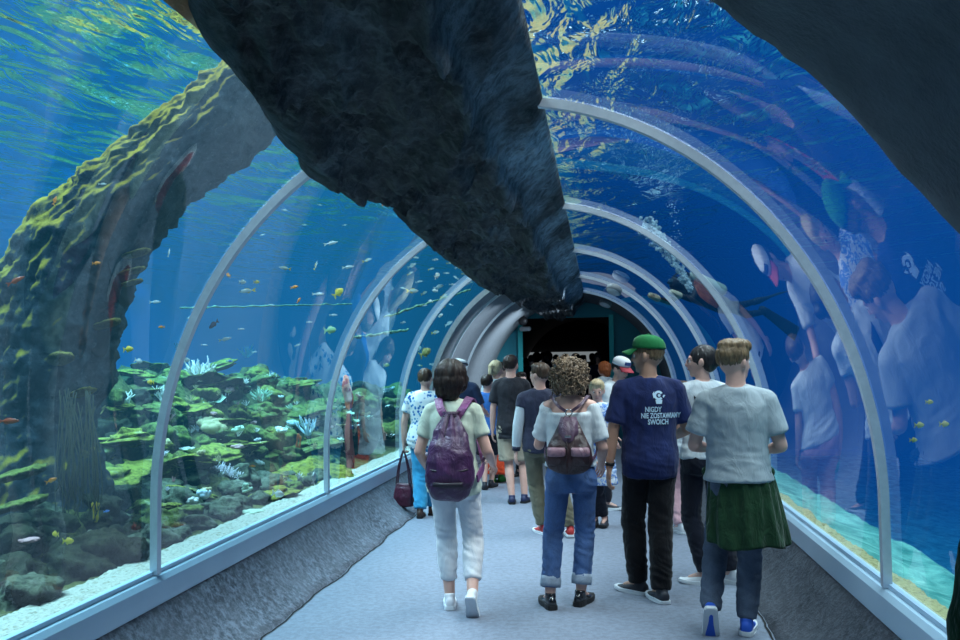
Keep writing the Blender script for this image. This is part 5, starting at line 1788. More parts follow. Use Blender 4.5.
# ---------------------------------------------------------------- 12 blonde woman in the orange skirt
P12 = person('blonde woman in long orange skirt and green shoes', 1.70, [(493, 482, .2, 0), (504, 481, -.3, 0)], heading=-.2, female=True, head_yaw=-.3,
    shirt=dict(mat=C_WHITE, sleeve=.5, hem=.92, loose=.014), pants=dict(mat=C_ORANGE, skirt=.12, loose=.02),
    shoes=dict(mat=S_GREEN, sole=m_plain('green_sole', (.03, .35, .05), .6), name='shoe'), hair=dict(kind='ponytail', mat=H_BLOND, seed=13), vox=.013)
P12b = person('brown haired woman in pale top behind the man in the black T-shirt, facing right', 1.68, [(500, 478, 0, 0), (510, 477, 0, 0)], heading=-1.2, female=True, head_yaw=-.3,
    shirt=dict(mat=C_MINT, sleeve=.5, hem=.9, loose=.014), pants=dict(mat=C_DNAVY, end=.06, loose=.012), shoes=dict(mat=S_DARK, sole=B_SOLE), hair=dict(kind='bun', mat=H_BROWN, seed=14), vox=.013)
P12c = person('child whose face shows just right of the man in the black T-shirt', 1.52, [(520, 476, 0, 0), (527, 475, 0, 0)], heading=-2.6, head_yaw=0,
    shirt=dict(mat=C_BLUE, sleeve=.5, hem=.8, loose=.014), pants=dict(mat=C_DNAVY, end=.06, loose=.012), shoes=dict(mat=S_DARK, sole=B_SOLE), hair=dict(kind='short', mat=H_DBROWN, seed=15), vox=.013)
# ---------------------------------------------------------------- 13 stooping person in white tee and cap
P13 = person('person in white T-shirt and peaked cap stooping over a child near the doorway', 1.72, [(596, 508, .2, 0), (611, 510, .3, 0)], heading=-2.1, head_yaw=-.25, head_pitch=-.45, lean=(-.05, .34), hunch=.05,
    armL=((-.15, .5, -1), (.2, .6, -.7)), armR=((.2, .2, -1), (.3, .4, -1)),
    shirt=dict(mat=C_WHITE, sleeve=.7, hem=.84, loose=.022), pants=dict(mat=C_DNAVY, end=.05, loose=.016),
    shoes=dict(mat=S_DARK, sole=W_SOLE, name='sneaker', lace=LACE_W), hair=dict(kind='short', mat=H_DBROWN, seed=16), vox=.012)
# ---------------------------------------------------------------- 14 fair child facing us
P14 = person('fair haired child in blue and white patterned clothes facing us beside the curly haired woman', 1.46, [(594, 527, 0, 0), (604, 527, 0, 0)], heading=PI - .2, head_yaw=.2, head_pitch=-.25,
    armL=((-.15, .1, -1), (.2, .8, .2)), armR=((.15, .1, -1), (-.2, .8, .2)),
    shirt=dict(mat=C_PATT, sleeve=.6, hem=.50, loose=.03, flare=.03, name='dress'), pants=dict(mat=C_DNAVY, end=.1, loose=.008), shoes=dict(mat=S_DARK, sole=B_SOLE), hair=dict(kind='short', mat=H_BLOND, seed=17), vox=.012)
# ---------------------------------------------------------------- 15 red haired child
P15 = person('red haired child in pale shirt near the doorway', 1.66, [(600, 455, 0, 0), (608, 455, 0, 0)], heading=.9, head_yaw=.3,
    shirt=dict(mat=C_WHITE, sleeve=.6, hem=.8, loose=.016), pants=dict(mat=C_DNAVY, end=.06, loose=.012), shoes=dict(mat=S_DARK, sole=B_SOLE), hair=dict(kind='bob', mat=H_RED, seed=18), vox=.014)

# ---------------------------------------------------------------- 16 someone close by at the right frame edge
P16 = person('person in dark green jacket cut off by the right frame edge', 1.70, [(0, 640, 0, 0), (9, 640, 0, 0)], loc=(1.50, 2.02, 0), heading=-.05,
    armL=((-.20, .0, -1), (-.02, .12, -1)), shirt=dict(mat=C_GREEN, sleeve=1.92, hem=.80, loose=.022, name='jacket'), pants=dict(mat=C_BPANT, end=.05, loose=.016),
    shoes=dict(mat=S_DARK, sole=B_SOLE), hair=dict(kind='short', mat=H_DBROWN, seed=30), vox=.013)

# ---------------------------------------------------------------- 17 the girl seen only in the pane
P17 = person('long haired girl in white dress, showing as a reflection in the left panes', 1.52, [(0, 640, 0, 0), (9, 640, 0, 0)], loc=(-1.36, 12.35, 0), heading=2.0, female=True, head_yaw=.1,
    shirt=dict(mat=C_WHITE, sleeve=.6, hem=.52, loose=.022, flare=.04, name='dress'), pants=dict(mat=C_WHITE, end=.62, loose=.006), shoes=dict(mat=S_WHITE, sole=W_SOLE), hair=dict(kind='long', mat=H_BROWN, seed=31), vox=.012)

# ---------------------------------------------------------------- the crowd beyond the doorway
base = []
for i, (sm, hk) in enumerate(((C_BLACKT, 'short'), (C_DKBLUE, 'bob'), (C_DNAVY, 'short'))):
    y = 22.4 + i * .9
    x = at_y((531, 548, 566)[i], 360, y).x
    Pn = person('x', (1.72, 1.80, 1.76)[i], [(0, 640, 0, 0), (9, 640, 0, 0)], heading=(.3, 0, -.4)[i], female=(i == 1), loc=(x, y, 0),
        shirt=dict(mat=sm, sleeve=.6, hem=.82, loose=.018), pants=dict(mat=C_DNAVY, end=.05, loose=.016), shoes=dict(mat=S_DARK, sole=B_SOLE), hair=dict(kind=hk, mat=H_BLACK, seed=20 + i), vox=.02, detail=False)
    base.append(Pn.body)
GRP = 'dark crowd beyond the doorway'
LBL = 'shadowed person in the dark room beyond the doorway'
for b in base:
    tag(b, LBL, 'person', GRP); b.location.z = .16
def copy_tree(o, parent=None):
    c = o.copy(); COL.objects.link(c)
    if parent: c.parent = parent
    for ch in o.children: copy_tree(ch, c)
    return c
for i, (px, y, h) in enumerate(((525, 25.5, .98), (538, 24.9, 1.0), (543, 26.3, 1.05), (556, 25.2, 1.02), (574, 25.4, .98), (584, 24.4, .98), (592, 26.0, 1.04), (598, 22.6, .97))):
    o = copy_tree(base[i % 3])
    o.location = (at_y(px, 360, y).x, y, .16); o.scale = (h, h, h); o.rotation_euler = (0, 0, (.4, -.5, 2.8, .1, 1.2, -.9, .2, 3.0)[i])
    tag(o, LBL, 'person', GRP)

# ================================================================== caps, watch, print, glasses
def cap(P, mat_dome, mat_brim, pitch=0., label=None, front=None):
    HM = P.HM @ Matrix.Rotation(pitch, 4, 'X')
    bm = bmesh.new()
    SEG = 36
    rings = []
    for z, r in ((.052, 1.0), (.066, 1.01), (.09, .97), (.112, .86), (.128, .66), (.138, .40), (.142, .12)):
        rings.append([bm.verts.new(HM @ V(.0865 * r * math.sin(a), -.016 + .108 * r * math.cos(a), z + .012 * math.cos(a) * r)) for a in [2 * PI * k / SEG for k in range(SEG)]])
    for a, b in zip(rings, rings[1:]):
        for k in range(SEG): bm.faces.new((a[k], a[(k + 1) % SEG], b[(k + 1) % SEG], b[k]))
    bm.faces.new(rings[-1])
    inner = [bm.verts.new(HM @ V(.08 * math.sin(a), -.016 + .10 * math.cos(a), .056 + .012 * math.cos(a))) for a in [2 * PI * k / SEG for k in range(SEG)]]
    for k in range(SEG): bm.faces.new((rings[0][k], inner[k], inner[(k + 1) % SEG], rings[0][(k + 1) % SEG]))
    o = link('cap', bm_mesh(bm), mat_dome, P.body)
    bm = bmesh.new()
    rows = []
    for j in range(7):
        row = []
        for k in range(17):
            a = lerp(-1.05, 1.05, k / 16)
            r = j / 6
            x = .086 * math.sin(a) * (1 + .08 * r); y = -.016 + .108 * math.cos(a) + r * .078 * math.cos(a * .85)
            row.append((x, y, .062 - .020 * r - .016 * (abs(a) / 1.05) ** 2 * (.6 + r)))
        rows.append(row)
    top = [[bm.verts.new(HM @ V(*p)) for p in r] for r in rows]
    bot = [[bm.verts.new(HM @ V(p[0], p[1], p[2] - .006)) for p in r] for r in rows]
    for A, fl in ((top, 1), (bot, 0)):
        for a, b in zip(A, A[1:]):
            for k in range(16): bm.faces.new((a[k], a[k + 1], b[k + 1], b[k]))
    for k in range(16): bm.faces.new((top[-1][k], top[-1][k + 1], bot[-1][k + 1], bot[-1][k]))
    for A, B in ((top, bot),):
        for j in range(6):
            bm.faces.new((A[j][0], A[j + 1][0], B[j + 1][0], B[j][0])); bm.faces.new((A[j][-1], A[j + 1][-1], B[j + 1][-1], B[j][-1]))
    link('brim', bm_mesh(bm), mat_brim, o)
    bm = bmesh.new(); add_ell(bm, HM @ V(0, -.016, .143), (.008, .008, .005), seg=10, rings=6)
    link('button', bm_mesh(bm), mat_dome, o)
    if front:
        bm = bmesh.new()
        for a0, a1 in ((-.6, .6),):
            r0, r1 = [], []
            for k in range(13):
                a = lerp(a0, a1, k / 12)
                r0.append(bm.verts.new(HM @ V(.0885 * math.sin(a), -.016 + .1105 * math.cos(a), .075 + .012 * math.cos(a))))
                r1.append(bm.verts.new(HM @ V(.0815 * math.sin(a), -.016 + .101 * math.cos(a), .108 + .012 * math.cos(a))))
            for k in range(12): bm.faces.new((r0[k], r0[k + 1], r1[k + 1], r1[k]))
        link('front_badge', bm_mesh(bm), front, o)
    return o
C_CAPG = m_cloth('green_cap', (.012, .19, .055), (.008, .13, .04), 160, 20, .2)
cap(P3, C_CAPG, C_CAPG, -.04)
cap(P13, m_plain('cap_white', (.65, .68, .72), .8), m_plain('cap_red', (.35, .04, .06), .8), .0, front=m_plain('cap_navy', (.03, .06, .2), .8))
# white flat cap
HM = P9.HM
bm = bmesh.new()
add_ell(bm, (0, 0, 0), (1, 1, 1), seg=28, rings=18)
for v in bm.verts:
    p = v.co
    v.co = HM @ V(p.x * .094, -.008 + p.y * .118 + .012, .078 + p.z * (.055 if p.z > 0 else .022) - .018 * p.y)
fc = link('flat_cap', bm_mesh(bm), m_plain('flat_cap_white', (.66, .68, .68), .85), P9.body)
bm = bmesh.new()
SEGN = 40
ra, rb = [], []
for k in range(SEGN):
    a = 2 * PI * k / SEGN
    ra.append(bm.verts.new(HM @ V(.0915 * math.sin(a), -.006 + .117 * math.cos(a) + .010, .064 - .018 * math.cos(a))))
    rb.append(bm.verts.new(HM @ V(.0955 * math.sin(a), -.006 + .121 * math.cos(a) + .010, .076 - .018 * math.cos(a))))
for k in range(SEGN): bm.faces.new((ra[k], ra[(k + 1) % SEGN], rb[(k + 1) % SEGN], rb[k]))
link('cap_band', bm_mesh(bm), m_plain('cap_band_dark', (.03, .03, .05), .8), fc)

# watch
sh, el, wr, fd, sx = P3.arms[0]
bm = bmesh.new(); q = wr - fd * .03
add_loft(bm, [q - fd * .012, q + fd * .012], [.036, .035], 20, (0, 1, 0), bulge=0)
wo = link('wristwatch', bm_mesh(bm), m_plain('watch_strap', (.01, .01, .012), .4), P3.body)
bm = bmesh.new(); add_ell(bm, q + V(-.034, -.008, 0), (.008, .018, .018), seg=14, rings=8)
link('watch_case', bm_mesh(bm), m_plain('watch_steel', (.4, .42, .45), .25, metal=.9), wo)
# glasses on the woman with tied hair
HM = P5.HM
bm = bmesh.new()
for s_ in (-1, 1):
    c = V(s_ * .031, .088, .006)
    add_tube(bm, [HM @ (c + V(.022 * math.cos(a), 0, .016 * math.sin(a))) for a in [2 * PI * i / 18 for i in range(19)]], .0016, 6)
    add_tube(bm, [HM @ V(s_ * .053, .085, .010), HM @ V(s_ * .077, .05, .010), HM @ V(s_ * .080, -.005, .008)], .0016, 6)
add_tube(bm, [HM @ V(-.009, .092, .010), HM @ V(.009, .092, .010)], .0016, 6)
link('glasses', bm_mesh(bm), m_plain('glasses_dark', (.02, .02, .025), .3), P5.body)
# navy shoulder straps of her top
bm = bmesh.new()
for s_ in (-1, 1):
    add_ribbon(bm, [V(s_ * .07, .11, 1.28) + P5.off, V(s_ * .085, .04, 1.43) + P5.off, V(s_ * .09, -.05, 1.43) + P5.off, V(s_ * .08, -.125, 1.30) + P5.off, V(s_ * .07, -.125, 1.15) + P5.off], .05, .008, V(1, 0, 0))
link('shoulder_straps', bm_mesh(bm), C_DNAVY, P5.body)

# print on the navy T-shirt: three lines and an emblem, pressed onto the cloth
dg = bpy.context.evaluated_depsgraph_get()
bv = BVHTree.FromPolygons([v.co.copy() for v in P3.shirt.data.vertices], [tuple(p.vertices) for p in P3.shirt.data.polygons])
def onto_back(x, z, out=.004):
    h = bv.ray_cast(V(x, -1.0, z), V(0, 1, 0))
    y = h[0].y if h[0] is not None else -.12
    return V(x, y - out, z)
M_PRINT = m_plain('print_pale_blue', (.52, .72, .86), .8)
sP = P3.s
def text_line(body, cx, cz, size, left=None, width=None):
    cu = bpy.data.curves.new('txt', 'FONT'); cu.body = body; cu.size = size; cu.align_x = 'LEFT'; cu.offset = size * .028; cu.resolution_u = 3; cu.extrude = 0
    o = bpy.data.objects.new('txt', cu); COL.objects.link(o)
    bpy.context.view_layer.update()
    d_ = bpy.context.evaluated_depsgraph_get()
    me = bpy.data.meshes.new_from_object(o.evaluated_get(d_))
    bpy.data.objects.remove(o); bpy.data.curves.remove(cu)
    bm = bmesh.new(); bm.from_mesh(me); bpy.data.meshes.remove(me)
    bmesh.ops.triangulate(bm, faces=bm.faces)
    es = [e for e in bm.edges if e.calc_length() > .012]
    if es: bmesh.ops.subdivide_edges(bm, edges=es, cuts=1)
    w0 = min(v.co.x for v in bm.verts); w1 = max(v.co.x for v in bm.verts)
    if width:
        k_ = width / (w1 - w0)
        for v in bm.verts: v.co.x *= k_
        w0 *= k_; w1 *= k_
    sh_ = (cx - (w0 + w1) / 2) if left is None else left - w0
    for v in bm.verts: v.co = onto_back(v.co.x + sh_, cz + v.co.y)
    return bm
zc = 1.275 * sP
for body, left, dz in (('NIGDY', -.045, -.055), ('NIE ZOSTAWIAMY', -.072, -.098), ('SWOICH', -.028, -.141)):
    bm = text_line(body, 0, zc + dz, .050, left + P3.off.x, {'NIGDY': .115, 'NIE ZOSTAWIAMY': .285, 'SWOICH': .145}[body])
    o = link('shirt_lettering', bm_mesh(bm), M_PRINT, P3.shirt, smooth=False)
bm = bmesh.new()
cx, cz = .050 + P3.off.x, zc + .058
def patch(poly):
    vs = [bm.verts.new(onto_back(cx + x, cz + z)) for x, z in poly]
    bm.faces.new(vs)
def ringp(r0, r1, a0, a1, n=20, ox=0, oz=0):
    A = [(lerp(a0, a1, i / n)) for i in range(n + 1)]
    o_ = [bm.verts.new(onto_back(cx + ox + r1 * math.cos(a), cz + oz + r1 * math.sin(a))) for a in A]
    i_ = [bm.verts.new(onto_back(cx + ox + r0 * math.cos(a), cz + oz + r0 * math.sin(a))) for a in A]
    for k in range(n): bm.faces.new((o_[k], o_[k + 1], i_[k + 1], i_[k]))
ringp(.017, .033, .5, 5.6)
ringp(.0, .010, 0, 6.28, 14, .004, .0)
patch([(-.042, .012), (-.030, .030), (-.028, -.012), (-.036, -.020)]); patch([(.033, .004), (.048, .002), (.036, -.016), (.028, -.012)])
patch([(-.024, -.030), (.026, -.030), (.020, -.058), (-.018, -.058)])
link('shirt_emblem', bm_mesh(bm), M_PRINT, P3.shirt, smooth=False)

# ================================================================== green jumper tied round the waist
def jumper(P):
    s = P.s
    bm = bmesh.new()
    NU, NV_ = 44, 30
    rows = []
    for j in range(NV_ + 1):
        t = j / NV_
        z = lerp(.985, .545, t) * s
        row = []
        for i in range(NU + 1):
            u = lerp(-1.35, 1.55, i / NU)                # angle round the back
            a = lerp(.158, .234, min(1, t * 1.05) ** .6) * s; b = lerp(.116, .168, min(1, t * 1.05) ** .7) * s
            fold = .012 * t * math.sin(u * 9 + 1.2 * math.sin(t * 3)) + .006 * math.sin(u * 17 + t * 2)
            x = (a + fold) * math.sin(u) + .012 + .03 * t
            y = -(b + fold) * math.cos(u) - .01 - .01 * t
            row.append(V(x, y, z - .02 * math.cos(u) * t + .012 * math.sin(u * 4) * t) + P.off)
        rows.append(row)
    fr = [[bm.verts.new(p) for p in r] for r in rows]
    bk = [[bm.verts.new(V(p.x * .96, p.y + .008, p.z)) for p in r] for r in rows]
    for A in (fr, bk):
        for a, b in zip(A, A[1:]):
            for i in range(NU): bm.faces.new((a[i], a[i + 1], b[i + 1], b[i]))
    for i in range(NU):
        bm.faces.new((fr[-1][i], fr[-1][i + 1], bk[-1][i + 1], bk[-1][i])); bm.faces.new((fr[0][i], fr[0][i + 1], bk[0][i + 1], bk[0][i]))
    for j in range(NV_):
        bm.faces.new((fr[j][0], fr[j + 1][0], bk[j + 1][0], bk[j][0])); bm.faces.new((fr[j][-1], fr[j + 1][-1], bk[j + 1][-1], bk[j][-1]))
    o = link('tied_jumper', bm_mesh(bm), C_GREEN, P.body)
    # sleeves knotted in front
    bm = bmesh.new()
    for sx in (-1, 1):
        add_tube(bm, [V(sx * .178, -.02, .95) * s + P.off, V(sx * .165, .09, .93) * s + P.off, V(sx * .06, .150, .915) * s + P.off, V(-sx * .01, .165, .90) * s + P.off], .032, 10, 5)
        add_tube(bm, [V(0, .165, .90) * s + P.off, V(sx * .05, .175, .80) * s + P.off, V(sx * .07, .165, .68) * s + P.off], .03, 10, 4)
    link('sleeve', bm_mesh(bm), C_GREEN, o)
jumper(P4)

# ================================================================== purple rucksack
def m_nylon(name, col, col2):
    g = G(name)
    n = g.noise(11, 4, .6, g.coord('Object', (1, 1, .6)), 1.0)
    c = g.mix(g.ramp(n, [(.3, 0), (.7, 1)]), col2, col)
    return g.bsdf(c, .42, g.bump(n, .8, .03), spec=.5)
M_PURP = m_nylon('purple_nylon', (.065, .018, .075), (.028, .008, .035))
M_PURPD = m_nylon('dark_purple_nylon', (.045, .012, .05), (.022, .007, .026))
M_PSTRAP = m_nylon('purple_strap', (.19, .055, .17), (.12, .035, .11))
def rucksack():
    P = P1; s = P.s
    yb = -.137 * s + P.off.y - .012
    x0 = P.off.x + .008
    bm = bmesh.new()
    prof = [(.855, .100, .045), (.865, .130, .080), (.90, .146, .098), (.98, .152, .105), (1.08, .146, .098), (1.17, .126, .080), (1.25, .096, .058), (1.31, .062, .040), (1.345, .045, .028)]
    pts = [V(x0, yb - b, z * s) for z, a, b in prof]
    add_loft(bm, catmull(pts, 4), [tuple(lerp(prof[min(i // 4, 8)][q], prof[min(i // 4 + 1, 8)][q], (i % 4) / 4) for q in (1, 2)) for i in range(33)], 40, (1, 0, 0), power=2.6, bulge=.01)
    me = fuse(bm, .009, 3)
    zt = 1.30 * s
    def d(p):
        a = math.atan2(p.x - x0, -(p.y - yb))
        k = smoothstep(1.08 * s, 1.32 * s, p.z)
        return .010 * k * math.sin(a * 11) + .008 * (1 - 2 * abs(noise.noise(V(p.x * 7 + p.z * 5, p.y * 7, p.z * 9)))) + .004 * fbm(p * 12, 3)
    displace(me, d)
    o = tag(local_mesh(P, me, 'rucksack', M_PURP), 'purple nylon drawstring rucksack on the back of the woman in white trousers', 'backpack')
    def sub(bm, name, mat, par=o, sm=True): return link(name, bm_mesh(bm), mat, par, smooth=sm)
    # lower front panel with zip
    bm = bmesh.new()
    add_loft(bm, [V(x0, yb - .125, z * s) for z in (.868, .89, .95, 1.0, 1.015)], [(.113, .06), (.130, .078), (.135, .088), (.130, .082), (.12, .070)], 30, (1, 0, 0), power=2.8, bulge=.0)
    fp = sub(bm, 'front_pocket', M_PURPD)
    bm = bmesh.new()
    add_ribbon(bm, [V(x0 - .125, yb - .175, 1.008 * s), V(x0 - .07, yb - .200, 1.0 * s), V(x0 + .07, yb - .200, 1.0 * s), V(x0 + .125, yb - .175, 1.008 * s)], .012, .008, V(0, 0, 1))
    sub(bm, 'zip', m_plain('zip_dark', (.015, .008, .018), .4), fp)
    bm = bmesh.new()
    add_ribbon(bm, [V(x0 - .095, yb - .212, .915 * s), V(x0, yb - .222, .912 * s), V(x0 + .095, yb - .212, .915 * s)], .028, .006, V(0, 0, 1))
    sub(bm, 'lower_band', m_plain('band_dark', (.012, .008, .016), .5), fp)
    # straps over the shoulders
    for sx in (-1, 1):
        bm = bmesh.new()
        T0 = V(x0 + sx * .03, yb - .015, 1.33 * s); T1 = V(x0 + sx * .075, yb + .005, 1.40 * s); T2 = V(x0 + sx * .105, -.03 + P.off.y, 1.463 * s); T3 = V(x0 + sx * .118, .055 + P.off.y, 1.435 * s)
        T4 = V(x0 + sx * .125, .128 + P.off.y, 1.33 * s); T5 = V(x0 + sx * .15, .135 + P.off.y, 1.18 * s); T6 = V(x0 + sx * .19, .03 + P.off.y, 1.02 * s); T7 = V(x0 + sx * .168, yb - .03, .93 * s)
        add_ribbon(bm, [T0, T1, T2, T3, T4, T5, T6, T7], .052, .012, [V(1, 0, 0), V(1, 0, .1), V(1, 0, -.3 * sx), V(1, 0, -.3 * sx), V(1, 0, 0), V(1, .3 * sx, 0), V(0, .4, 1), V(0, .2, 1)])
        sub(bm, 'shoulder_strap', M_PSTRAP, sm=False)
    # gathered neck, cord, haul loop
    bm = bmesh.new()
    add_loft(bm, [V(x0, yb - .03, 1.335 * s), V(x0, yb - .03, 1.355 * s), V(x0, yb - .028, 1.38 * s)], [(.05, .034), (.042, .028), (.06, .036)], 20, (1, 0, 0), bulge=-.012)
    sub(bm, 'gathered_neck', M_PURPD)
    bm = bmesh.new()
    add_tube(bm, [V(x0 + .05 * math.cos(a), yb - .03 + .034 * math.sin(a), 1.352 * s) for a in [2 * PI * i / 20 for i in range(21)]], .005, 6)
    add_tube(bm, [V(x0 - .01, yb - .066, 1.35 * s), V(x0 - .02, yb - .10, 1.29 * s), V(x0 - .03, yb - .135, 1.22 * s)], .004, 6, 4)
    add_tube(bm, [V(x0 + .01, yb - .066, 1.35 * s), V(x0 + .02, yb - .10, 1.28 * s), V(x0 + .022, yb - .14, 1.20 * s)], .004, 6, 4)
    sub(bm, 'draw_cord', m_plain('cord_dark', (.02, .01, .025), .6))
    bm = bmesh.new()
    for z in (1.02, 1.10):
        add_ell(bm, V(x0 - .150, yb - .09, z * s), (.012, .012, .014), seg=10, rings=6)
    sub(bm, 'cord_lock', m_plain('pale_lock', (.55, .45, .55), .4))
rucksack()

# ================================================================== maroon leather backpack
M_MAR = m_nylon('maroon_leather', (.045, .014, .017), (.016, .006, .008))
M_MARP = m_nylon('mauve_flap', (.30, .17, .21), (.18, .09, .12))
M_MARF = m_nylon('plum_flap', (.13, .075, .12), (.06, .03, .055))
M_MET = m_plain('brass_silver', (.5, .5, .5), .25, metal=.9)
def leather_pack():
    P = P2; s = P.s; x0 = P.off.x; yb = -.130 * s + P.off.y - .018
    bm = bmesh.new()
    prof = [(.985, .10, .045), (.995, .138, .066), (1.03, .155, .078), (1.10, .146, .074), (1.17, .112, .06), (1.24, .075, .045), (1.29, .050, .03), (1.305, .04, .022)]
    add_loft(bm, catmull([V(x0, yb - b, z * s) for z, a, b in prof], 4), [tuple(lerp(prof[min(i // 4, 7)][q], prof[min(i // 4 + 1, 7)][q], (i % 4) / 4) for q in (1, 2)) for i in range(29)], 36, (1, 0, 0), power=2.5, bulge=.008)
    me = fuse(bm, .008, 3)
    displace(me, lambda p: .006 * math.sin(math.atan2(p.x - x0, -(p.y - yb)) * 9) * smoothstep(1.15 * s, 1.28 * s, p.z) + .005 * (1 - 2 * abs(noise.noise(p * 9))))
    o = tag(local_mesh(P, me, 'leather_backpack', M_MAR), 'small maroon leather backpack on the back of the curly haired woman', 'backpack')
    def sub(bm, name, mat, par=o, sm=True): return link(name, bm_mesh(bm), mat, par, smooth=sm)
    for sx in (-1, 1):
        bm = bmesh.new()
        add_loft(bm, [V(x0 + sx * .078, yb - .135, z * s) for z in (1.00, 1.01, 1.06, 1.10, 1.11)], [(.050, .020), (.060, .032), (.062, .036), (.058, .030), (.05, .018)], 20, (1, 0, 0), power=3, bulge=0)
        pk = sub(bm, 'front_pocket', M_MAR)
        bm = bmesh.new()
        add_loft(bm, [V(x0 + sx * .078, yb - .146, z * s) for z in (1.055, 1.065, 1.105, 1.118)], [(.045, .022), (.060, .032), (.062, .030), (.054, .018)], 20, (1, 0, 0), power=3, bulge=0)
        sub(bm, 'pocket_flap', M_MARP, pk)
    bm = bmesh.new()
    rows = []
    for t, z, hw, y in ((0, 1.315, .045, -.02), (.2, 1.318, .052, -.055), (.45, 1.28, .062, -.098), (.75, 1.22, .066, -.118), (1, 1.165, .055, -.138), (1.02, 1.150, .035, -.142)):
        rows.append([bm.verts.new((x0 + hw * u, yb + y + .018 * u * u, z * s)) for u in (-1, -.5, 0, .5, 1)])
    for a, b in zip(rows, rows[1:]):
        for i in range(4): bm.faces.new((a[i], a[i + 1], b[i + 1], b[i]))
    fme = bm_mesh(bm); fl = link('top_flap', fme, M_MARF, o)
    md = fl.modifiers.new('s', 'SOLIDIFY'); md.thickness = .008
    bm = bmesh.new(); add_box(bm, (x0 - .02, yb - .158, 1.185 * s), (x0 + .02, yb - .140, 1.20 * s), bevel=.003)
    sub(bm, 'metal_plate', M_MET, fl, False)
    bm = bmesh.new()
    add_tube(bm, [V(x0 + .022 * math.cos(a), yb - .012, 1.345 * s + .022 * math.sin(a)) for a in [2 * PI * i / 20 for i in range(21)]], .004, 6)
    sub(bm, 'strap_ring', M_MET)
    bm = bmesh.new()
    add_tube(bm, [V(x0 - .01, yb - .14, 1.16 * s), V(x0 - .005, yb - .165, 1.10 * s), V(x0 - .012, yb - .16, 1.0 * s), V(x0 - .01, yb - .155, .945 * s)], .004, 6, 4)
    sub(bm, 'draw_cord', M_MAR)
    for sx in (-1, 1):
        bm = bmesh.new()
        T = [V(x0 + sx * .015, yb - .008, 1.35 * s), V(x0 + sx * .075, yb + .002, 1.395 * s), V(x0 + sx * .125, P.off.y - .03, 1.452 * s), V(x0 + sx * .128, P.off.y + .05, 1.43 * s), V(x0 + sx * .13, P.off.y + .128, 1.32 * s), V(x0 + sx * .165, P.off.y + .10, 1.16 * s), V(x0 + sx * .175, P.off.y - .03, 1.06 * s), V(x0 + sx * .145, yb - .03, 1.02 * s)]
        add_ribbon(bm, T, .020, .007, [V(.6, 0, -sx * .7), V(.6, 0, -sx * .7), V(1, 0, -.2 * sx), V(1, 0, -.2 * sx), V(1, 0, 0), V(0, .5, 1), V(0, .5, 1), V(0, .2, 1)])
        sub(bm, 'shoulder_strap', M_MARF, sm=False)
leather_pack()

# ================================================================== handbag
def handbag():
    P = P10
    wr, fd, n, side, sx = P.hands[0]
    h = P.M @ (wr + fd * .10)
    top = h.z
    o_loc = V(h.x, h.y, 0)
    bm = bmesh.new()
    zs = top - .60
    prof = [(.02, .145, .055), (.0, .15, .06), (.10, .15, .062), (.19, .135, .05), (.24, .115, .032)]
    add_loft(bm, [V(0, 0, zs + z) for z in (0, .01, .10, .19, .25)], [(.105, .05), (.118, .062), (.122, .066), (.108, .052), (.092, .03)], 28, (0, 1, 0), power=3, bulge=.0)
    me = fuse(bm, .009, 3)
    displace(me, lambda p: .004 * fbm(p * 12, 3))
    M_BURG = m_nylon('burgundy_leather', (.10, .012, .035), (.045, .006, .018))
    o = link('handbag', me, M_BURG, None, o_loc, (0, 0, 1.25))
    tag(o, 'burgundy leather handbag hanging from the hand of the person in cyan trousers', 'handbag')
    for dx in (-1, 1):
        bm = bmesh.new()
        add_ribbon(bm, [V(dx * .02, -.085, zs + .235), V(dx * .015, -.06, zs + .42), V(dx * .004, -.012, top - .012), V(dx * .004, .012, top - .012), V(dx * .015, .06, zs + .42), V(dx * .02, .085, zs + .235)], .018, .008, V(1, 0, 0))
        link('handle', bm_mesh(bm), M_BURG, o, smooth=False)
    bm = bmesh.new()
    add_box(bm, (.05, -.012, zs + .14), (.066, .012, zs + .16), bevel=.003)
    link('clasp', bm_mesh(bm), M_MET, o, smooth=False)
    bm = bmesh.new(); add_ribbon(bm, [V(0, -.11, zs + .252), V(0, 0, zs + .258), V(0, .11, zs + .252)], .012, .006, V(1, 0, 0))
    link('zip', bm_mesh(bm), M_MET, o, smooth=False)
handbag()
# water bottle in the hand behind the man in the green cap
wr, fd, n, side, sx = P6.hands[0]
h = P6.M @ (wr + fd * .09 + n * .03)
bm = bmesh.new()
add_loft(bm, [V(0, 0, z) for z in (-.10, -.095, .02, .06, .085, .10)], [.024, .031, .031, .028, .013, .012], 20, (1, 0, 0), bulge=0)
o = tag(link('water_bottle', bm_mesh(bm), m_plain('bottle_pale', (.45, .62, .7), .15), None, h + V(0, 0, -.02)), 'small water bottle held beside the pink trousers', 'bottle')
bm = bmesh.new(); add_loft(bm, [V(0, 0, .10), V(0, 0, .118)], [.014, .014], 14, (1, 0, 0), bulge=0); link('bottle_cap', bm_mesh(bm), m_plain('cap_blue', (.1, .3, .7), .4), o)
bm = bmesh.new(); add_loft(bm, [V(0, 0, -.05), V(0, 0, .0)], [.0318, .0318], 20, (1, 0, 0), bulge=0); link('bottle_label', bm_mesh(bm), m_plain('label_green', (.1, .4, .3), .5), o)

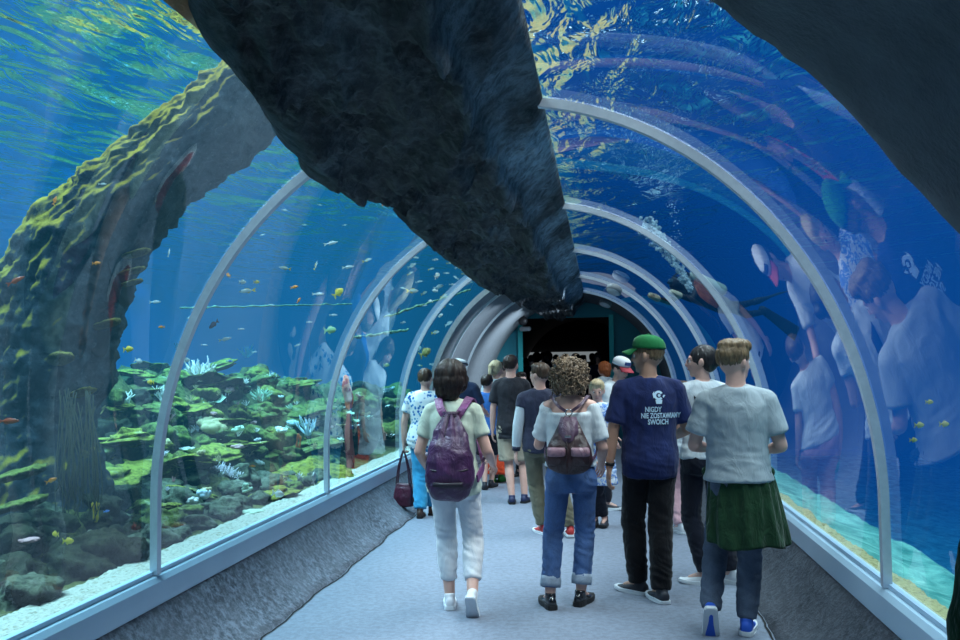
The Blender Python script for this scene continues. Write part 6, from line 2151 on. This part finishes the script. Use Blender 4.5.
# ================================================================== diver in the right tank
def diver():
    yd = 13.2
    hd = at_y(676, 284, yd); hip = at_y(722, 305, yd + .35); kn = at_y(745, 312, yd + .55)
    ax = (hip - hd).normalized()
    up = V(0, 0, 1) - ax * ax.z; up.normalize()
    sd = ax.cross(up)
    M_SUIT = m_plain('wetsuit_black', (.012, .013, .018), .6)
    bm = bmesh.new()
    add_ell(bm, hd, (.10, .10, .11)); sh = hd + ax * .22
    add_capsule(bm, hd + ax * .04, sh, .06, .09)
    add_capsule(bm, sh, sh + ax * .28, .15, .14); add_capsule(bm, sh + ax * .28, hip, .14, .13)
    for s_ in (-1, 1):
        h0 = hip + sd * (s_ * .09)
        k = at_y(744, 310 + 5 * s_, yd + .6) + sd * (s_ * .08)
        a = at_y(762, 306 + 6 * s_, yd + .8) + sd * (s_ * .08)
        add_capsule(bm, h0, k, .085, .06); add_capsule(bm, k, a, .058, .04)
        s0 = sh + sd * (s_ * .18); e = s0 + sd * (s_ * .10) - up * .20 - ax * .08; w = e - ax * .22 - up * .02
        add_capsule(bm, sh, s0, .07, .065); add_capsule(bm, s0, e, .058, .048); add_capsule(bm, e, w, .046, .034)
        add_ell(bm, w - ax * .06, (.045, .045, .045))
    o = tag(link('person', fuse(bm, .018, 4), M_SUIT), 'scuba diver in black wetsuit swimming above the right side of the tunnel', 'person')
    for s_ in (-1, 1):
        a = at_y(762, 306 + 6 * s_, yd + .8) + sd * (s_ * .08)
        t = at_y(797 if s_ > 0 else 783, 334 if s_ > 0 else 292, yd + 1.1)
        bm = bmesh.new()
        d = (t - a).normalized()
        add_loft(bm, [a - d * .10, a, a + d * .08, a.lerp(t, .4), a.lerp(t, .75), t], [(.045, .05), (.06, .05), (.065, .035), (.085, .014), (.105, .010), (.115, .006)], 14, up if s_ > 0 else sd, power=3)
        link('fin', bm_mesh(bm), M_SUIT, o)
    M_TANK = m_plain('tank_cream', (.70, .66, .48), .4)
    tb = sh + up * .20 + ax * .02
    bm = bmesh.new(); add_capsule(bm, tb, tb + ax * .48, .088, .088, 18); tk = link('air_tank', bm_mesh(bm), M_TANK, o)
    bm = bmesh.new(); add_capsule(bm, tb - ax * .10, tb - ax * .16, .03, .03); add_tube(bm, [tb - ax * .13, hd + up * .16 - ax * .02, hd - ax * .10 + up * .02, hd - ax * .13 - up * .04], .014, 8, 5)
    link('breathing_hose', bm_mesh(bm), M_SUIT, tk)
    bm = bmesh.new(); m = hd - ax * .08
    add_ell(bm, m, (.05, .05, .045)); link('mask', bm_mesh(bm), m_plain('mask_glass', (.05, .10, .12), .1), o)
    g0 = sh - up * .20 - ax * .30
    for s_ in (-1, 1):
        bm = bmesh.new()
        w = sh + sd * (s_ * .28) - up * .22 - ax * .34
        add_capsule(bm, w + ax * .06, w - ax * .06, .05, .042)
        link('glove', bm_mesh(bm), M_TANK, o)['label'] = 'cream glove'
    return hd, ax, up
hd, ax, up = diver()
# bubbles: a plume and the thin column above it
g = G('bubble_white'); M_BUB = g.bsdf((.86, .93, .92), .25, spec=.6)
def bubbles(path, n, r0, r1, spread, seed, label, yd):
    rd = random.Random(seed)
    bm = bmesh.new()
    P = [at_y(px, py, yd) for px, py in path]
    C_ = catmull(P, 20)
    for i in range(n):
        f = rd.random()
        k = f * (len(C_) - 1); a = int(min(k, len(C_) - 2))
        p = C_[a].lerp(C_[a + 1], k - a)
        sp = spread * (.35 + .65 * f)
        p = p + V(rd.gauss(0, sp), rd.gauss(0, sp), rd.gauss(0, sp))
        r = rd.uniform(r0, r1) * (.6 + .6 * f)
        bmesh.ops.create_icosphere(bm, subdivisions=1, radius=r, matrix=Matrix.Translation(p))
    return tag(link('bubbles', bm_mesh(bm), M_BUB), label, 'bubbles', kind='stuff')
bubbles([(690, 290), (684, 277), (668, 252), (655, 235), (648, 225)], 700, .012, .034, .055, 5, 'dense plume of air bubbles rising from the diver', 13.0)
bubbles([(680, 250), (674, 215), (668, 180), (672, 152)], 130, .006, .016, .085, 6, 'sparse column of small bubbles rising to the surface', 13.2)
